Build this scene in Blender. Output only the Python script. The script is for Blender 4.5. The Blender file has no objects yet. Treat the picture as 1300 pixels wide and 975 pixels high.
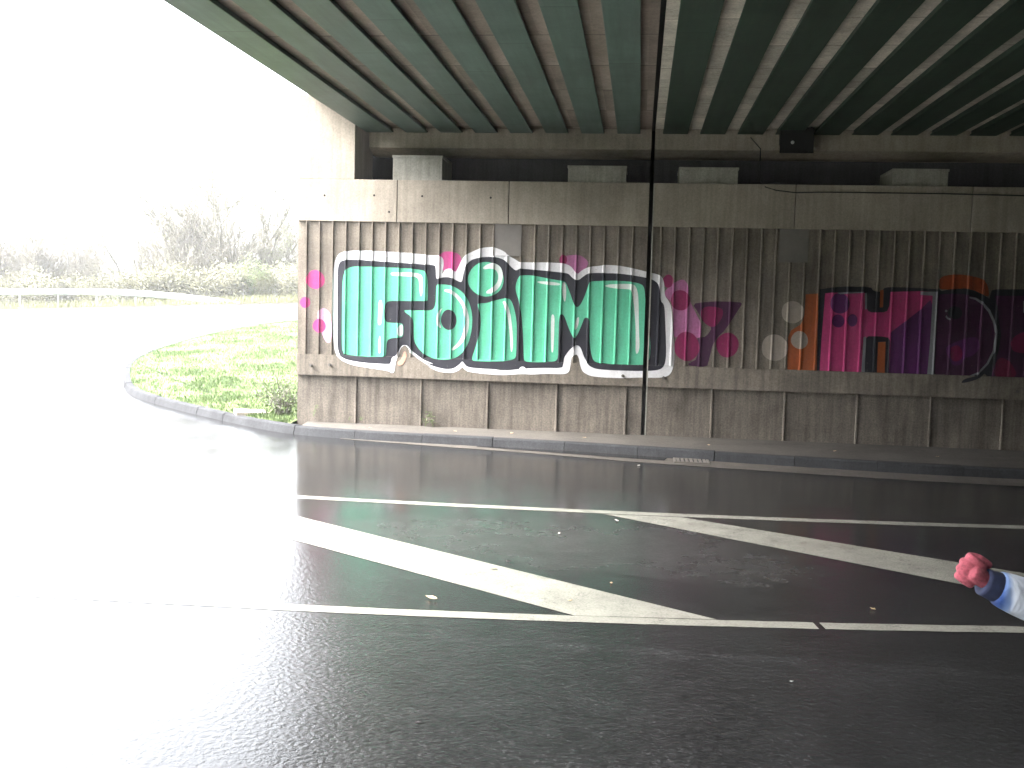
import bpy, bmesh, math, random
from mathutils import Vector, Matrix, noise as mnoise
random.seed(7)
R = math.radians
scene = bpy.context.scene
COL = scene.collection

# ------------------------------------------------------------------ camera solve (photo 1300x975)
F = 1300.0
CH = 1.94                                   # eye height above the road
cyaw, cpitch, croll = R(-6.97), R(-4.38), R(1.52)
sy, cy = math.sin(cyaw), math.cos(cyaw); sp, cp = math.sin(cpitch), math.cos(cpitch)
FW = Vector((sy*cp, cy*cp, sp)); R0 = Vector((cy, -sy, 0)); U0 = R0.cross(FW)
RT = math.cos(croll)*R0 + math.sin(croll)*U0
UP = -math.sin(croll)*R0 + math.cos(croll)*U0
def ray(px, py): return RT*((px-650)/F) - UP*((py-487.5)/F) + FW
def atY(px, py, Y):
    v = ray(px, py); t = Y/v.y; return v.x*t, v.z*t + CH
def atZ(px, py, z=0.0):
    v = ray(px, py); t = (z-CH)/v.z; return v.x*t, v.y*t

cam_d = bpy.data.cameras.new('camera'); cam = bpy.data.objects.new('camera', cam_d); COL.objects.link(cam)
cam_d.sensor_width = 36; cam_d.lens = 36.0; cam_d.clip_end = 3000; cam_d.clip_start = 0.05
m = Matrix((RT, UP, -FW)).transposed().to_4x4(); m.translation = Vector((0, 0, CH)); cam.matrix_world = m
scene.camera = cam

# ------------------------------------------------------------------ node helpers
def new_mat(name):
    m = bpy.data.materials.new(name); m.use_nodes = True
    nt = m.node_tree; return m, nt, nt.nodes['Principled BSDF']
def N(nt, t, **kw):
    n = nt.nodes.new(t)
    for k, v in kw.items():
        if k in n.inputs: n.inputs[k].default_value = v
        else: setattr(n, k, v)
    return n
def coords(nt, sc=(1, 1, 1)):
    tc = N(nt, 'ShaderNodeTexCoord'); mp = N(nt, 'ShaderNodeMapping'); mp.inputs['Scale'].default_value = sc
    nt.links.new(tc.outputs['Object'], mp.inputs['Vector']); return mp.outputs['Vector']
def noise(nt, vec, scale, detail=4, rough=0.55, dist=0.0):
    n = N(nt, 'ShaderNodeTexNoise'); n.inputs['Scale'].default_value = scale; n.inputs['Detail'].default_value = detail
    n.inputs['Roughness'].default_value = rough; n.inputs['Distortion'].default_value = dist
    nt.links.new(vec, n.inputs['Vector']); return n.outputs['Fac']
def ramp(nt, fac, stops):
    r = N(nt, 'ShaderNodeValToRGB'); e = r.color_ramp.elements
    while len(e) < len(stops): e.new(0.5)
    for i, (p, c) in enumerate(stops):
        e[i].position = p; e[i].color = (c, c, c, 1) if isinstance(c, (int, float)) else (*c, 1)
    nt.links.new(fac, r.inputs['Fac']); return r.outputs['Color']
def mult(nt, a, b, fac=1.0, mode='MULTIPLY'):
    x = N(nt, 'ShaderNodeMix'); x.data_type = 'RGBA'; x.blend_type = mode
    for v, s in ((a, x.inputs[6]), (b, x.inputs[7])):
        if hasattr(v, 'links'): nt.links.new(v, s)
        else: s.default_value = (*v, 1)
    if hasattr(fac, 'links'): nt.links.new(fac, x.inputs[0])
    else: x.inputs[0].default_value = fac
    return x.outputs[2]
def math2(nt, op, a, b=0.0, clamp=False):
    x = N(nt, 'ShaderNodeMath'); x.operation = op; x.use_clamp = clamp
    for v, s in ((a, x.inputs[0]), (b, x.inputs[1])):
        if hasattr(v, 'links'): nt.links.new(v, s)
        else: s.default_value = v
    return x.outputs[0]
def bump(nt, bsdf, h, strength, dist):
    b = N(nt, 'ShaderNodeBump'); b.inputs['Strength'].default_value = strength; b.inputs['Distance'].default_value = dist
    nt.links.new(h, b.inputs['Height']); nt.links.new(b.outputs['Normal'], bsdf.inputs['Normal'])

def concrete(name, c, blotch=1.2, streak=0.5, dark=0.5, speck=0.35, rough=0.85, formlines=None):
    m, nt, b = new_mat(name)
    v = coords(nt)
    n1 = ramp(nt, noise(nt, v, blotch, 6, 0.65, 0.4), [(0.3, dark), (0.68, 1.12)])
    vs = coords(nt, (9, 9, 0.55))
    n2 = ramp(nt, noise(nt, vs, 1.6, 5, 0.6), [(0.32, 1-streak), (0.62, 1.1)])
    n3 = ramp(nt, noise(nt, v, 46, 4, 0.7), [(0.3, 1-speck), (0.65, 1.05)])
    col = mult(nt, mult(nt, mult(nt, c, n1), n2), n3)
    hole = N(nt, 'ShaderNodeTexVoronoi'); hole.inputs['Scale'].default_value = 14; nt.links.new(v, hole.inputs['Vector'])
    hm = ramp(nt, hole.outputs['Distance'], [(0.045, 0.45), (0.08, 1.0)])
    col = mult(nt, col, hm)
    if formlines:                            # shuttering joints every few decimetres along Y
        sx = N(nt, 'ShaderNodeSeparateXYZ'); nt.links.new(v, sx.inputs[0])
        fr = math2(nt, 'FRACT', math2(nt, 'MULTIPLY', sx.outputs['Y'], 1/formlines))
        ln = ramp(nt, fr, [(0.0, 0.62), (0.02, 0.62), (0.035, 1.0), (0.9, 1.0), (0.99, 1.12)])
        wn = N(nt, 'ShaderNodeTexWhiteNoise'); wn.noise_dimensions = '2D'
        fl = N(nt, 'ShaderNodeCombineXYZ')
        nt.links.new(math2(nt, 'FLOOR', math2(nt, 'MULTIPLY', sx.outputs['Y'], 1/formlines)), fl.inputs[0])
        nt.links.new(math2(nt, 'FLOOR', math2(nt, 'MULTIPLY', sx.outputs['X'], 1.9)), fl.inputs[1])
        nt.links.new(fl.outputs[0], wn.inputs[0])
        col = mult(nt, mult(nt, col, ln), ramp(nt, wn.outputs[0], [(0, 0.8), (1, 1.15)]))
    nt.links.new(col, b.inputs['Base Color']); b.inputs['Roughness'].default_value = rough
    b.inputs['Specular IOR Level'].default_value = 0.25
    bump(nt, b, noise(nt, v, 60, 5, 0.7), 0.35, 0.004)
    return m
def plain(name, c, rough=0.5, metal=0.0, var=0.25, scale=8.0, spec=0.5, lo=None):
    m, nt, b = new_mat(name); v = coords(nt)
    n = ramp(nt, noise(nt, v, scale, 5, 0.65), [(0.3, 1-var), (0.7, 1+var*0.4)])
    nt.links.new(mult(nt, c, n), b.inputs['Base Color'])
    b.inputs['Roughness'].default_value = rough; b.inputs['Metallic'].default_value = metal
    b.inputs['Specular IOR Level'].default_value = spec
    return m
def paint(name, c, worn=0.18, rough=0.62):
    m, nt, b = new_mat(name); v = coords(nt)
    n1 = ramp(nt, noise(nt, coords(nt, (8, 8, 0.7)), 1.8, 5, 0.6), [(0.3, 1-worn), (0.65, 1.05)])
    n2 = ramp(nt, noise(nt, v, 40, 4, 0.7), [(0.3, 1-worn*0.9), (0.6, 1.03)])
    n3 = ramp(nt, noise(nt, v, 2.2, 5, 0.6), [(0.3, 0.85), (0.7, 1.08)])
    col = mult(nt, mult(nt, mult(nt, c, n1), n2), n3)
    sp_ = ramp(nt, noise(nt, v, 30, 3, 0.8), [(0.66, 0.0), (0.72, 0.7)])
    col = mult(nt, col, (0.16, 0.14, 0.12), sp_, 'MIX')
    nt.links.new(col, b.inputs['Base Color']); b.inputs['Roughness'].default_value = rough
    b.inputs['Specular IOR Level'].default_value = 0.35
    bump(nt, b, noise(nt, v, 60, 5, 0.7), 0.3, 0.003)
    return m
def foliage(name, c1, c2, transl=0.25):
    m, nt, b = new_mat(name)
    oi = N(nt, 'ShaderNodeNewGeometry')
    col = ramp(nt, oi.outputs['Random Per Island'], [(0.0, c1), (1.0, c2)])
    nt.links.new(col, b.inputs['Base Color']); b.inputs['Roughness'].default_value = 0.6
    b.inputs['Specular IOR Level'].default_value = 0.3
    return m

# ------------------------------------------------------------------ mesh helpers
def link(name, bm, mat, parent=None, smooth=False):
    me = bpy.data.meshes.new(name); bm.to_mesh(me); bm.free()
    o = bpy.data.objects.new(name, me); COL.objects.link(o)
    for mm in (mat if isinstance(mat, (list, tuple)) else [mat]): me.materials.append(mm)
    if smooth: me.polygons.foreach_set('use_smooth', [True]*len(me.polygons))
    if parent: o.parent = parent
    return o
def from_data(name, verts, faces, mat, parent=None, smooth=False):
    me = bpy.data.meshes.new(name); me.from_pydata(verts, [], faces); me.update()
    o = bpy.data.objects.new(name, me); COL.objects.link(o); me.materials.append(mat)
    if smooth: me.polygons.foreach_set('use_smooth', [True]*len(me.polygons))
    if parent: o.parent = parent
    return o
def empty(name, loc=(0, 0, 0)):
    o = bpy.data.objects.new(name, None); COL.objects.link(o); o.location = loc; o.empty_display_size = 0.2; return o
def tag(o, label=None, cat=None, group=None, kind=None):
    if label: o['label'] = label
    if cat: o['category'] = cat
    if group: o['group'] = group
    if kind: o['kind'] = kind
    elif label and 'kind' not in o: o['kind'] = 'thing'
    return o
def box(bm, x0, x1, y0, y1, z0, z1, bev=0.0):
    vs = [bm.verts.new((x, y, z)) for x in (x0, x1) for y in (y0, y1) for z in (z0, z1)]
    fs = []
    for f in ((0, 1, 3, 2), (4, 6, 7, 5), (0, 4, 5, 1), (2, 3, 7, 6), (0, 2, 6, 4), (1, 5, 7, 3)):
        fs.append(bm.faces.new([vs[i] for i in f]))
    if bev:
        es = list({e for f in fs for e in f.edges})
        bmesh.ops.bevel(bm, geom=es, offset=bev, segments=2, affect='EDGES', profile=0.6)
def tube(bm, pts, rad, n=6, cap=True):
    rings = []
    for i, p in enumerate(pts):
        p = Vector(p); a = Vector(pts[max(i-1, 0)]); b_ = Vector(pts[min(i+1, len(pts)-1)])
        d = (b_-a).normalized() if (b_-a).length > 1e-9 else Vector((0, 0, 1))
        s = d.orthogonal().normalized(); t = d.cross(s)
        r = rad[i] if isinstance(rad, (list, tuple)) else rad
        rings.append([bm.verts.new(p + (s*math.cos(2*math.pi*k/n) + t*math.sin(2*math.pi*k/n))*r) for k in range(n)])
    for A, B in zip(rings, rings[1:]):
        for k in range(n): bm.faces.new((A[k], A[(k+1) % n], B[(k+1) % n], B[k]))
    if cap: bm.faces.new(rings[0][::-1]); bm.faces.new(rings[-1])

# ------------------------------------------------------------------ materials
M_conc  = concrete('weathered_concrete', (0.217, 0.187, 0.153), 1.3, 0.32, 0.62)
M_cap   = concrete('cast_concrete', (0.33, 0.29, 0.24), 0.9, 0.12, 0.72, 0.22)
M_base  = concrete('stained_concrete', (0.18, 0.155, 0.129), 1.6, 0.38, 0.6, 0.45)
M_plinth= concrete('plinth_concrete', (0.33, 0.32, 0.28), 2.0, 0.2, 0.7, 0.25)
M_strip = concrete('soffit_concrete', (0.29, 0.24, 0.20), 1.1, 0.1, 0.7, 0.2, formlines=1.25)
M_strip2= concrete('pale_soffit_concrete', (0.56, 0.52, 0.44), 1.6, 0.12, 0.6, 0.3, formlines=0.95)
M_recess_shade  = concrete('recess_shade_concrete', (0.06, 0.058, 0.062), 1.0, 0.2, 0.7)  # dark colour stands in for the shade at the back of the bearing recess
def steel_paint(name, c, rough=0.5):
    m, nt, b = new_mat(name); v = coords(nt)
    n1 = ramp(nt, noise(nt, v, 1.4, 6, 0.7, 0.5), [(0.3, 0.72), (0.7, 1.12)])
    n2 = ramp(nt, noise(nt, coords(nt, (7, 0.5, 7)), 2.0, 5, 0.65), [(0.3, 0.78), (0.65, 1.06)])
    sx = N(nt, 'ShaderNodeSeparateXYZ'); nt.links.new(v, sx.inputs[0])
    fr = math2(nt, 'FRACT', math2(nt, 'ADD', math2(nt, 'MULTIPLY', sx.outputs['Y'], 0.31), math2(nt, 'MULTIPLY', math2(nt, 'FLOOR', math2(nt, 'MULTIPLY', sx.outputs['X'], 1.9)), 0.37)))
    seam = ramp(nt, fr, [(0.0, 0.7), (0.006, 0.7), (0.012, 1.0), (0.97, 1.0), (0.995, 1.1)])
    col = mult(nt, mult(nt, mult(nt, c, n1), n2), seam)
    rust = ramp(nt, noise(nt, coords(nt, (2.5, 0.8, 2.5)), 2.3, 6, 0.75), [(0.64, 0.0), (0.74, 0.55)])
    col = mult(nt, col, (0.085, 0.06, 0.042), rust, 'MIX')
    nt.links.new(col, b.inputs['Base Color']); b.inputs['Roughness'].default_value = rough; b.inputs['Specular IOR Level'].default_value = 0.35
    bump(nt, b, noise(nt, v, 6, 3, 0.5), 0.15, 0.01)
    return m
M_green_lit = steel_paint('lit_green_steel_paint', (0.086, 0.126, 0.107))  # girder green lightened to carry daylight from the open side
M_green_shade= steel_paint('shaded_green_steel_paint', (0.024, 0.045, 0.030), 0.6)  # same girder green, darkened to carry the shade under the right deck
M_seal  = plain('joint_rubber', (0.012, 0.012, 0.012), 0.9)
M_steel = plain('galvanised_steel', (0.34, 0.35, 0.365), 0.55, 0.2, 0.15)
M_plate = plain('grey_patch', (0.17, 0.155, 0.14), 0.8, 0, 0.2, 4)
M_iron  = plain('cast_iron', (0.12, 0.108, 0.096), 0.7, 0.3)
M_black = plain('black_housing', (0.012, 0.012, 0.013), 0.5)
M_glass = plain('lens_glass', (0.6, 0.62, 0.62), 0.08, 0.0, 0.0, 1, 1.0)
M_kerb  = concrete('kerb_concrete', (0.040, 0.041, 0.044), 2.5, 0.1, 0.65, 0.35, 0.9)
M_kerb.node_tree.nodes['Principled BSDF'].inputs['Specular IOR Level'].default_value = 0.08
M_pave  = concrete('pavement_concrete', (0.085, 0.076, 0.067), 1.5, 0.1, 0.65, 0.4, 0.8)
M_gut   = concrete('gutter_concrete', (0.088, 0.079, 0.070), 2.5, 0.1, 0.65, 0.35, 0.65)
M_gut.node_tree.nodes['Principled BSDF'].inputs['Specular IOR Level'].default_value = 0.08

def wet_asphalt():
    m, nt, b = new_mat('wet_asphalt'); v = coords(nt)
    sx = N(nt, 'ShaderNodeSeparateXYZ'); nt.links.new(v, sx.inputs[0])
    big = noise(nt, v, 0.9, 5, 0.65, 0.6)
    med = noise(nt, v, 5.5, 5, 0.7, 0.5)
    fine = noise(nt, v, 75, 3, 0.6)
    def patch(cx, cy_, rx, ry, soft=0.5, wob=1.0):
        dx = math2(nt, 'DIVIDE', math2(nt, 'SUBTRACT', sx.outputs['X'], cx), rx)
        dy = math2(nt, 'DIVIDE', math2(nt, 'SUBTRACT', sx.outputs['Y'], cy_), ry)
        d = math2(nt, 'ADD', math2(nt, 'MULTIPLY', dx, dx), math2(nt, 'MULTIPLY', dy, dy))
        d = math2(nt, 'ADD', d, math2(nt, 'MULTIPLY', math2(nt, 'SUBTRACT', med, 0.5), wob*1.9))
        return ramp(nt, d, [(0.55-soft*0.5, 1.0), (0.55+soft*0.45, 0.0)])
    dry = patch(-0.6, 8.35, 2.3, 1.25, 1.0, 0.35)
    dry2 = patch(0.75, 7.9, 0.85, 0.75, 1.0, 1.7)
    dry3 = patch(-4.15, 8.9, 0.95, 0.22, 0.6, 1.2)
    dry4 = patch(-3.75, 7.95, 0.6, 0.07, 0.6, 0.9)
    d = math2(nt, 'MAXIMUM', math2(nt, 'MAXIMUM', math2(nt, 'MULTIPLY', dry, 0.8), math2(nt, 'MULTIPLY', dry2, 0.7)), math2(nt, 'MAXIMUM', dry3, dry4))
    track = patch(0.3, 5.75, 2.4, 0.07, 0.9, 3.2)
    tr2 = patch(1.2, 5.6, 0.9, 0.28, 0.8, 2.2)
    base = mult(nt, (0.0155, 0.0158, 0.0162), (0.036, 0.035, 0.0345), d, 'MIX')
    base = mult(nt, base, (0.055, 0.057, 0.06), math2(nt, 'MULTIPLY', math2(nt, 'MAXIMUM', math2(nt, 'MULTIPLY', track, ramp(nt, fine, [(0.4, 0.0), (0.6, 1.0)])), math2(nt, 'MULTIPLY', tr2, 0.25)), 0.3), 'MIX')
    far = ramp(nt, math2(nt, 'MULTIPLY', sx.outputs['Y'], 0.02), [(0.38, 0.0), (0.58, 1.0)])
    base = mult(nt, base, (0.115, 0.115, 0.112), far, 'MIX')  # lighter base stands in for sky reflected off the wet far road
    vo = N(nt, 'ShaderNodeTexVoronoi'); vo.inputs['Scale'].default_value = 85; nt.links.new(v, vo.inputs['Vector'])
    sv = N(nt, 'ShaderNodeSeparateColor'); nt.links.new(vo.outputs['Color'], sv.inputs[0])
    sp_ = ramp(nt, sv.outputs[0], [(0.0, 0.5), (0.6, 0.95), (0.85, 1.3), (1.0, 1.9)])
    mot = ramp(nt, noise(nt, v, 3.2, 6, 0.75), [(0.35, 0.78), (0.68, 1.25)])
    col = mult(nt, mult(nt, base, sp_), mot)
    chip = ramp(nt, noise(nt, v, 130, 2, 0.5), [(0.72, 0.0), (0.76, 1.0)])
    col = mult(nt, col, (0.16, 0.15, 0.14), math2(nt, 'MULTIPLY', chip, 0.3), 'MIX')
    nt.links.new(col, b.inputs['Base Color'])
    rg = math2(nt, 'ADD', 0.11, math2(nt, 'MULTIPLY', ramp(nt, big, [(0.35, 0.0), (0.7, 1.0)]), 0.10))
    rg = math2(nt, 'ADD', rg, math2(nt, 'MULTIPLY', d, 0.20))
    nt.links.new(rg, b.inputs['Roughness'])
    b.inputs['IOR'].default_value = 1.39
    h = math2(nt, 'ADD', noise(nt, v, 33, 2, 0.5), math2(nt, 'MULTIPLY', noise(nt, v, 140, 2, 0.5), 0.4))
    film = ramp(nt, math2(nt, 'ADD', math2(nt, 'MULTIPLY', sx.outputs['Y'], 0.05), math2(nt, 'MULTIPLY', math2(nt, 'SUBTRACT', big, 0.5), 0.12)), [(0.28, 1.0), (0.46, 0.14), (0.8, 0.14), (0.9, 0.6)])
    h = math2(nt, 'MULTIPLY', h, film)
    bump(nt, b, h, 0.42, 0.0075)
    return m
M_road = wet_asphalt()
def road_paint():
    m, nt, b = new_mat('worn_road_paint'); v = coords(nt)
    n1 = ramp(nt, noise(nt, v, 3.5, 6, 0.7), [(0.3, 0.72), (0.65, 1.05)])
    n2 = ramp(nt, noise(nt, v, 70, 3, 0.7), [(0.32, 0.72), (0.6, 1.03)])
    wear = ramp(nt, math2(nt, 'ADD', math2(nt, 'MULTIPLY', noise(nt, v, 4.0, 5, 0.7), 0.55), math2(nt, 'MULTIPLY', noise(nt, v, 60, 3, 0.75), 0.45)), [(0.55, 0.0), (0.63, 0.7)])
    colp = mult(nt, mult(nt, mult(nt, (0.24, 0.235, 0.205), n1), n2), (0.085, 0.082, 0.076), wear, 'MIX')
    nt.links.new(colp, b.inputs['Base Color'])
    b.inputs['Roughness'].default_value = 0.2; b.inputs['IOR'].default_value = 1.39
    bump(nt, b, noise(nt, v, 90, 3, 0.6), 0.4, 0.004)
    return m
M_line = road_paint()
def ground_mat():
    m, nt, b = new_mat('spring_turf'); v = coords(nt)
    c = ramp(nt, noise(nt, v, 2.6, 6, 0.7), [(0.3, (0.05, 0.085, 0.02)), (0.55, (0.085, 0.12, 0.03)), (0.75, (0.10, 0.11, 0.04))])
    nt.links.new(c, b.inputs['Base Color']); b.inputs['Roughness'].default_value = 0.9
    bump(nt, b, noise(nt, v, 25, 5, 0.7), 0.8, 0.04)
    return m
M_turf = ground_mat()

# ------------------------------------------------------------------ terrain
def H(X, Y):
    h45 = 1.04 + 0.0475*(X+30); h45 = min(max(h45, 0.25), 2.3)
    t = Y-18.0
    if t <= 0: return 0.0
    u = t*t/(2*6.0)/24.0 if t < 6 else (t-3.0)/24.0
    if Y > 45: u = 1.0 + (1-math.exp(-(Y-45)/30.0))*0.6
    return h45*u
def ground_hit(px, py):
    v = ray(px, py); t = 10.0
    while t < 200:
        p = v*t
        if p.z + CH <= H(p.x, p.y): return p.x, p.y
        t += 0.05
    return v.x*60, v.y*60
def grid(xs, ys, dz, keep=None):
    bm = bmesh.new()
    vv = [[bm.verts.new((x, y, H(x, y)+dz)) for y in ys] for x in xs]
    for i in range(len(xs)-1):
        for j in range(len(ys)-1):
            bm.faces.new((vv[i][j], vv[i+1][j], vv[i+1][j+1], vv[i][j+1]))
    return bm
def lin(a, b, n): return [a+(b-a)*i/(n-1) for i in range(n)]
xs = [-900, -400, -200, -120] + lin(-80, 46, 96) + [70, 150, 500, 900]
ys = [-400, -120, -40, -12] + lin(-8, 64, 64) + [80, 110, 160, 300, 700, 1500]
tag(link('ground', grid(xs, ys, -0.07), M_turf, smooth=True), kind='structure')
ROADX = lin(-70, 44.5, 104); ROADY = lin(-4.2, 45, 60)
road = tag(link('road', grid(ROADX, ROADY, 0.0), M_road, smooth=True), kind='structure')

# ------------------------------------------------------------------ painted markings (children of the road)
def strip_mesh(name, pts, w, z, parent, gaps=()):
    bm = bmesh.new()
    segs, cur = [], []
    L, Rr = [], []
    for i, p in enumerate(pts):
        a = Vector(pts[max(i-1, 0)]); b_ = Vector(pts[min(i+1, len(pts)-1)])
        d = (b_-a).normalized(); n = Vector((-d.y, d.x))
        jl = 0.006*mnoise.noise(Vector((p[0]*9, p[1]*3, 1))); jr = 0.006*mnoise.noise(Vector((p[0]*9, p[1]*3, 7)))
        L.append((p[0]+n.x*(w/2+jl), p[1]+n.y*(w/2+jl))); Rr.append((p[0]-n.x*(w/2+jr), p[1]-n.y*(w/2+jr)))
    lv = [bm.verts.new((x, y, H(x, y)+z)) for x, y in L]; rv = [bm.verts.new((x, y, H(x, y)+z)) for x, y in Rr]
    for i in range(len(pts)-1):
        if any(g0 <= pts[i][0] < g1 for g0, g1 in gaps): continue
        bm.faces.new((lv[i], rv[i], rv[i+1], lv[i+1]))
    return link(name, bm, M_line, parent)
def curve_through(pts, x0, x1, step=0.04):
    # quadratic least squares Y(X): the carriageway bends very gently
    n = len(pts); S = [sum(p[0]**k for p in pts) for k in range(5)]; T = [sum(p[1]*p[0]**k for p in pts) for k in range(3)]
    A = Matrix(((S[0], S[1], S[2]), (S[1], S[2], S[3]), (S[2], S[3], S[4]))); c = A.inverted() @ Vector(T)
    xa, xb = min(p[0] for p in pts), max(p[0] for p in pts)
    out = []; x = x0
    f = lambda x: c[0]+c[1]*x+c[2]*x*x; g = lambda x: c[1]+2*c[2]*x
    while x <= x1:
        if x < xa: y = f(xa)+g(xa)*(x-xa)*0.6
        elif x > xb: y = f(xb)+g(xb)*(x-xb)*0.6
        else: y = f(x)
        out.append((x, y)); x += step
    return out
L1 = curve_through([atZ(*p) for p in ((400, 632.5), (520, 638), (650, 645), (850, 654), (1050, 661.5), (1299, 669.5))], -14, 14)
L2 = curve_through([atZ(*p) for p in ((400, 773.5), (600, 780), (800, 788.5), (1000, 794.5), (1280, 799))], -14, 14)
gx = atZ(1033, 793)[0]
strip_mesh('edge_line', L1, 0.15, 0.0025, road)
strip_mesh('edge_line', L2, 0.13, 0.0025, road, gaps=((gx-0.02, gx+0.02),))
def yat(L, x):
    i = min(max(int((x-L[0][0])/0.04), 0), len(L)-1); return L[i][1]
s2 = [atZ(752, 650), atZ(1205, 739), atZ(1205, 712.5), atZ(872, 658)]
s1 = [atZ(400, 693), atZ(700, 774), atZ(878, 779), atZ(400, 661)]
def hatch(p_low, p_low2, p_up, p_up2):
    # parallelogram between the two edge lines from two points on each long side
    def line(a, b):
        k = (b[1]-a[1])/(b[0]-a[0]); return lambda x: a[1]+k*(x-a[0])
    bm = bmesh.new(); fl, fu = line(p_low, p_low2), line(p_up, p_up2)
    def solve(f, L, off):
        x = -14.0; s = f(x)-(yat(L, x)+off)
        while x < 14:
            x += 0.01
            if (f(x)-(yat(L, x)+off))*s <= 0: return x
        return x
    a0, a1 = solve(fl, L1, -0.09), solve(fl, L2, 0.075); b0, b1 = solve(fu, L1, -0.09), solve(fu, L2, 0.085)
    n = 40; lo, up = [], []
    for i in range(n+1):
        xl = a0+(a1-a0)*i/n; xu = b0+(b1-b0)*i/n
        lo.append(bm.verts.new((xl, fl(xl), 0.0025))); up.append(bm.verts.new((xu, fu(xu), 0.0025)))
    for i in range(n): bm.faces.new((lo[i], lo[i+1], up[i+1], up[i]))
    return link('hatch_stripe', bm, M_line, road)
hatch(s1[0], s1[1], s1[3], s1[2])
hatch(s2[0], s2[1], s2[3], s2[2])
for k in (-2, -1, 2, 3):
    off = 4.69*k if k < 0 else 4.69*(k-1)
    src = s1 if k < 0 else s2
    q = [(p[0]+off, p[1]) for p in src]
    hatch(q[0], q[1], q[3], q[2])

# ------------------------------------------------------------------ kerb, gutter, pavement, grassed island
kpx = [(390, 543), (520, 551), (700, 560), (850, 570), (1000, 580), (1290, 597)]
kl = [atZ(x, y, 0.12) for x, y in kpx]
near = [atZ(x, y, 0.12) for x, y in ((340, 536), (300, 528), (250, 517), (200, 505), (170, 495.5), (157, 487))]
tipx, tipy = near[-1]
far_px = [(158, 470), (172, 459), (200, 447), (235, 436), (270, 427), (310, 419), (350, 413.5), (384, 410.5)]
farp = [ground_hit(*p) for p in far_px]
KL = [(44.0, kl[-1][1]-0.35)] + kl[::-1] + near + farp
def chaikin_open(p, it=2):
    for _ in range(it):
        q = [p[0]]
        for a, b_ in zip(p, p[1:]):
            q.append((a[0]*.75+b_[0]*.25, a[1]*.75+b_[1]*.25)); q.append((a[0]*.25+b_[0]*.75, a[1]*.25+b_[1]*.75))
        q.append(p[-1]); p = q
    return p
KL = chaikin_open(KL, 3)
def resample(p, step):
    out = [Vector(p[0])]; acc = 0
    for a, b_ in zip(p, p[1:]):
        a = Vector(a); b_ = Vector(b_); d = (b_-a).length
        if d < 1e-6: continue
        t = step-acc
        while t <= d: out.append(a+(b_-a)*(t/d)); t += step
        acc = d-(t-step)
    return out
KS = resample(KL, 0.2)
KH = 0.12
def island_z(x, y):
    return H(x, y)+KH
bm = bmesh.new()
def kerb_norm(i):
    a = KS[max(i-1, 0)]; b_ = KS[min(i+1, len(KS)-1)]; d = (b_-a).normalized()
    return Vector((-d.y, d.x))              # left of travel (from right end to the tip) = towards the road
def kerb_norm_road(i): return kerb_norm(i)
for s in range(0, len(KS)-5, 5):             # metre-long kerb stones
    prof = []
    for i in range(s, s+6):
        n = kerb_norm_road(i); c = KS[i].copy()
        if i == s: c = c + (KS[i+1]-KS[i])*0.02
        if i == s+5: c = c - (KS[i]-KS[i-1])*0.02
        h = H(c.x, c.y)
        jit = 0.004*math.sin(s*1.7)
        pr = []
        for off, z in ((-0.13, -0.05), (-0.13, KH+0.002), (-0.018, KH+0.002), (0.0, KH-0.016), (0.03, 0.0), (0.03, -0.05)):
            pr.append(bm.verts.new((c.x+n.x*(off+jit), c.y+n.y*(off+jit), h+z+(jit if z > 0.05 else 0))))
        prof.append(pr)
    for A, B in zip(prof, prof[1:]):
        for k in range(5): bm.faces.new((A[k], A[k+1], B[k+1], B[k]))
    bm.faces.new(prof[0]); bm.faces.new(prof[-1][::-1])
bmesh.ops.recalc_face_normals(bm, faces=bm.faces)
tag(link('kerb', bm, M_kerb), kind='structure')

# gutter: a pale cast strip between asphalt and kerb stones
bm = bmesh.new(); pr = None
for i in range(len(KS)):
    if KS[i].x < -4.2: break
    n = kerb_norm_road(i); c = KS[i]
    w = 0.56 + 0.03*mnoise.noise(Vector((c.x*0.8, 0, 3)))
    w *= min(1.0, max(0.10, (c.x+4.7)/4.6))
    q = (bm.verts.new((c.x+n.x*0.03, c.y+n.y*0.03, 0.004)), bm.verts.new((c.x+n.x*w, c.y+n.y*w, 0.004)))
    if pr: bm.faces.new((pr[0], pr[1], q[1], q[0]))
    pr = q
bmesh.ops.recalc_face_normals(bm, faces=bm.faces)
gut = tag(link('gutter', bm, M_gut), kind='structure')
if gut.data.polygons[0].normal.z < 0: gut.data.flip_normals()
# standing water along the kerb foot
M_water = plain('standing_water', (0.015, 0.014, 0.013), 0.06, 0, 0.0, 1, 0.5)
bm = bmesh.new(); pr = None
for i in range(len(KS)):
    c = KS[i]
    if not (-2.3 < c.x < 0.62): continue
    n = kerb_norm_road(i)
    t = (c.x+2.3)/2.92; w = 0.05+0.27*math.sin(math.pi*min(1, t*0.62+0.02))**0.8+0.012*mnoise.noise(Vector((c.x*5, 2, 0)))
    q = (bm.verts.new((c.x+n.x*0.03, c.y+n.y*0.03, 0.008)), bm.verts.new((c.x+n.x*w, c.y+n.y*w, 0.008)))
    if pr: bm.faces.new((pr[0], pr[1], q[1], q[0]))
    pr = q
pud = tag(link('water_puddle', bm, M_water), kind='structure')
if pud.data.polygons[0].normal.z < 0: pud.data.flip_normals()

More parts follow.
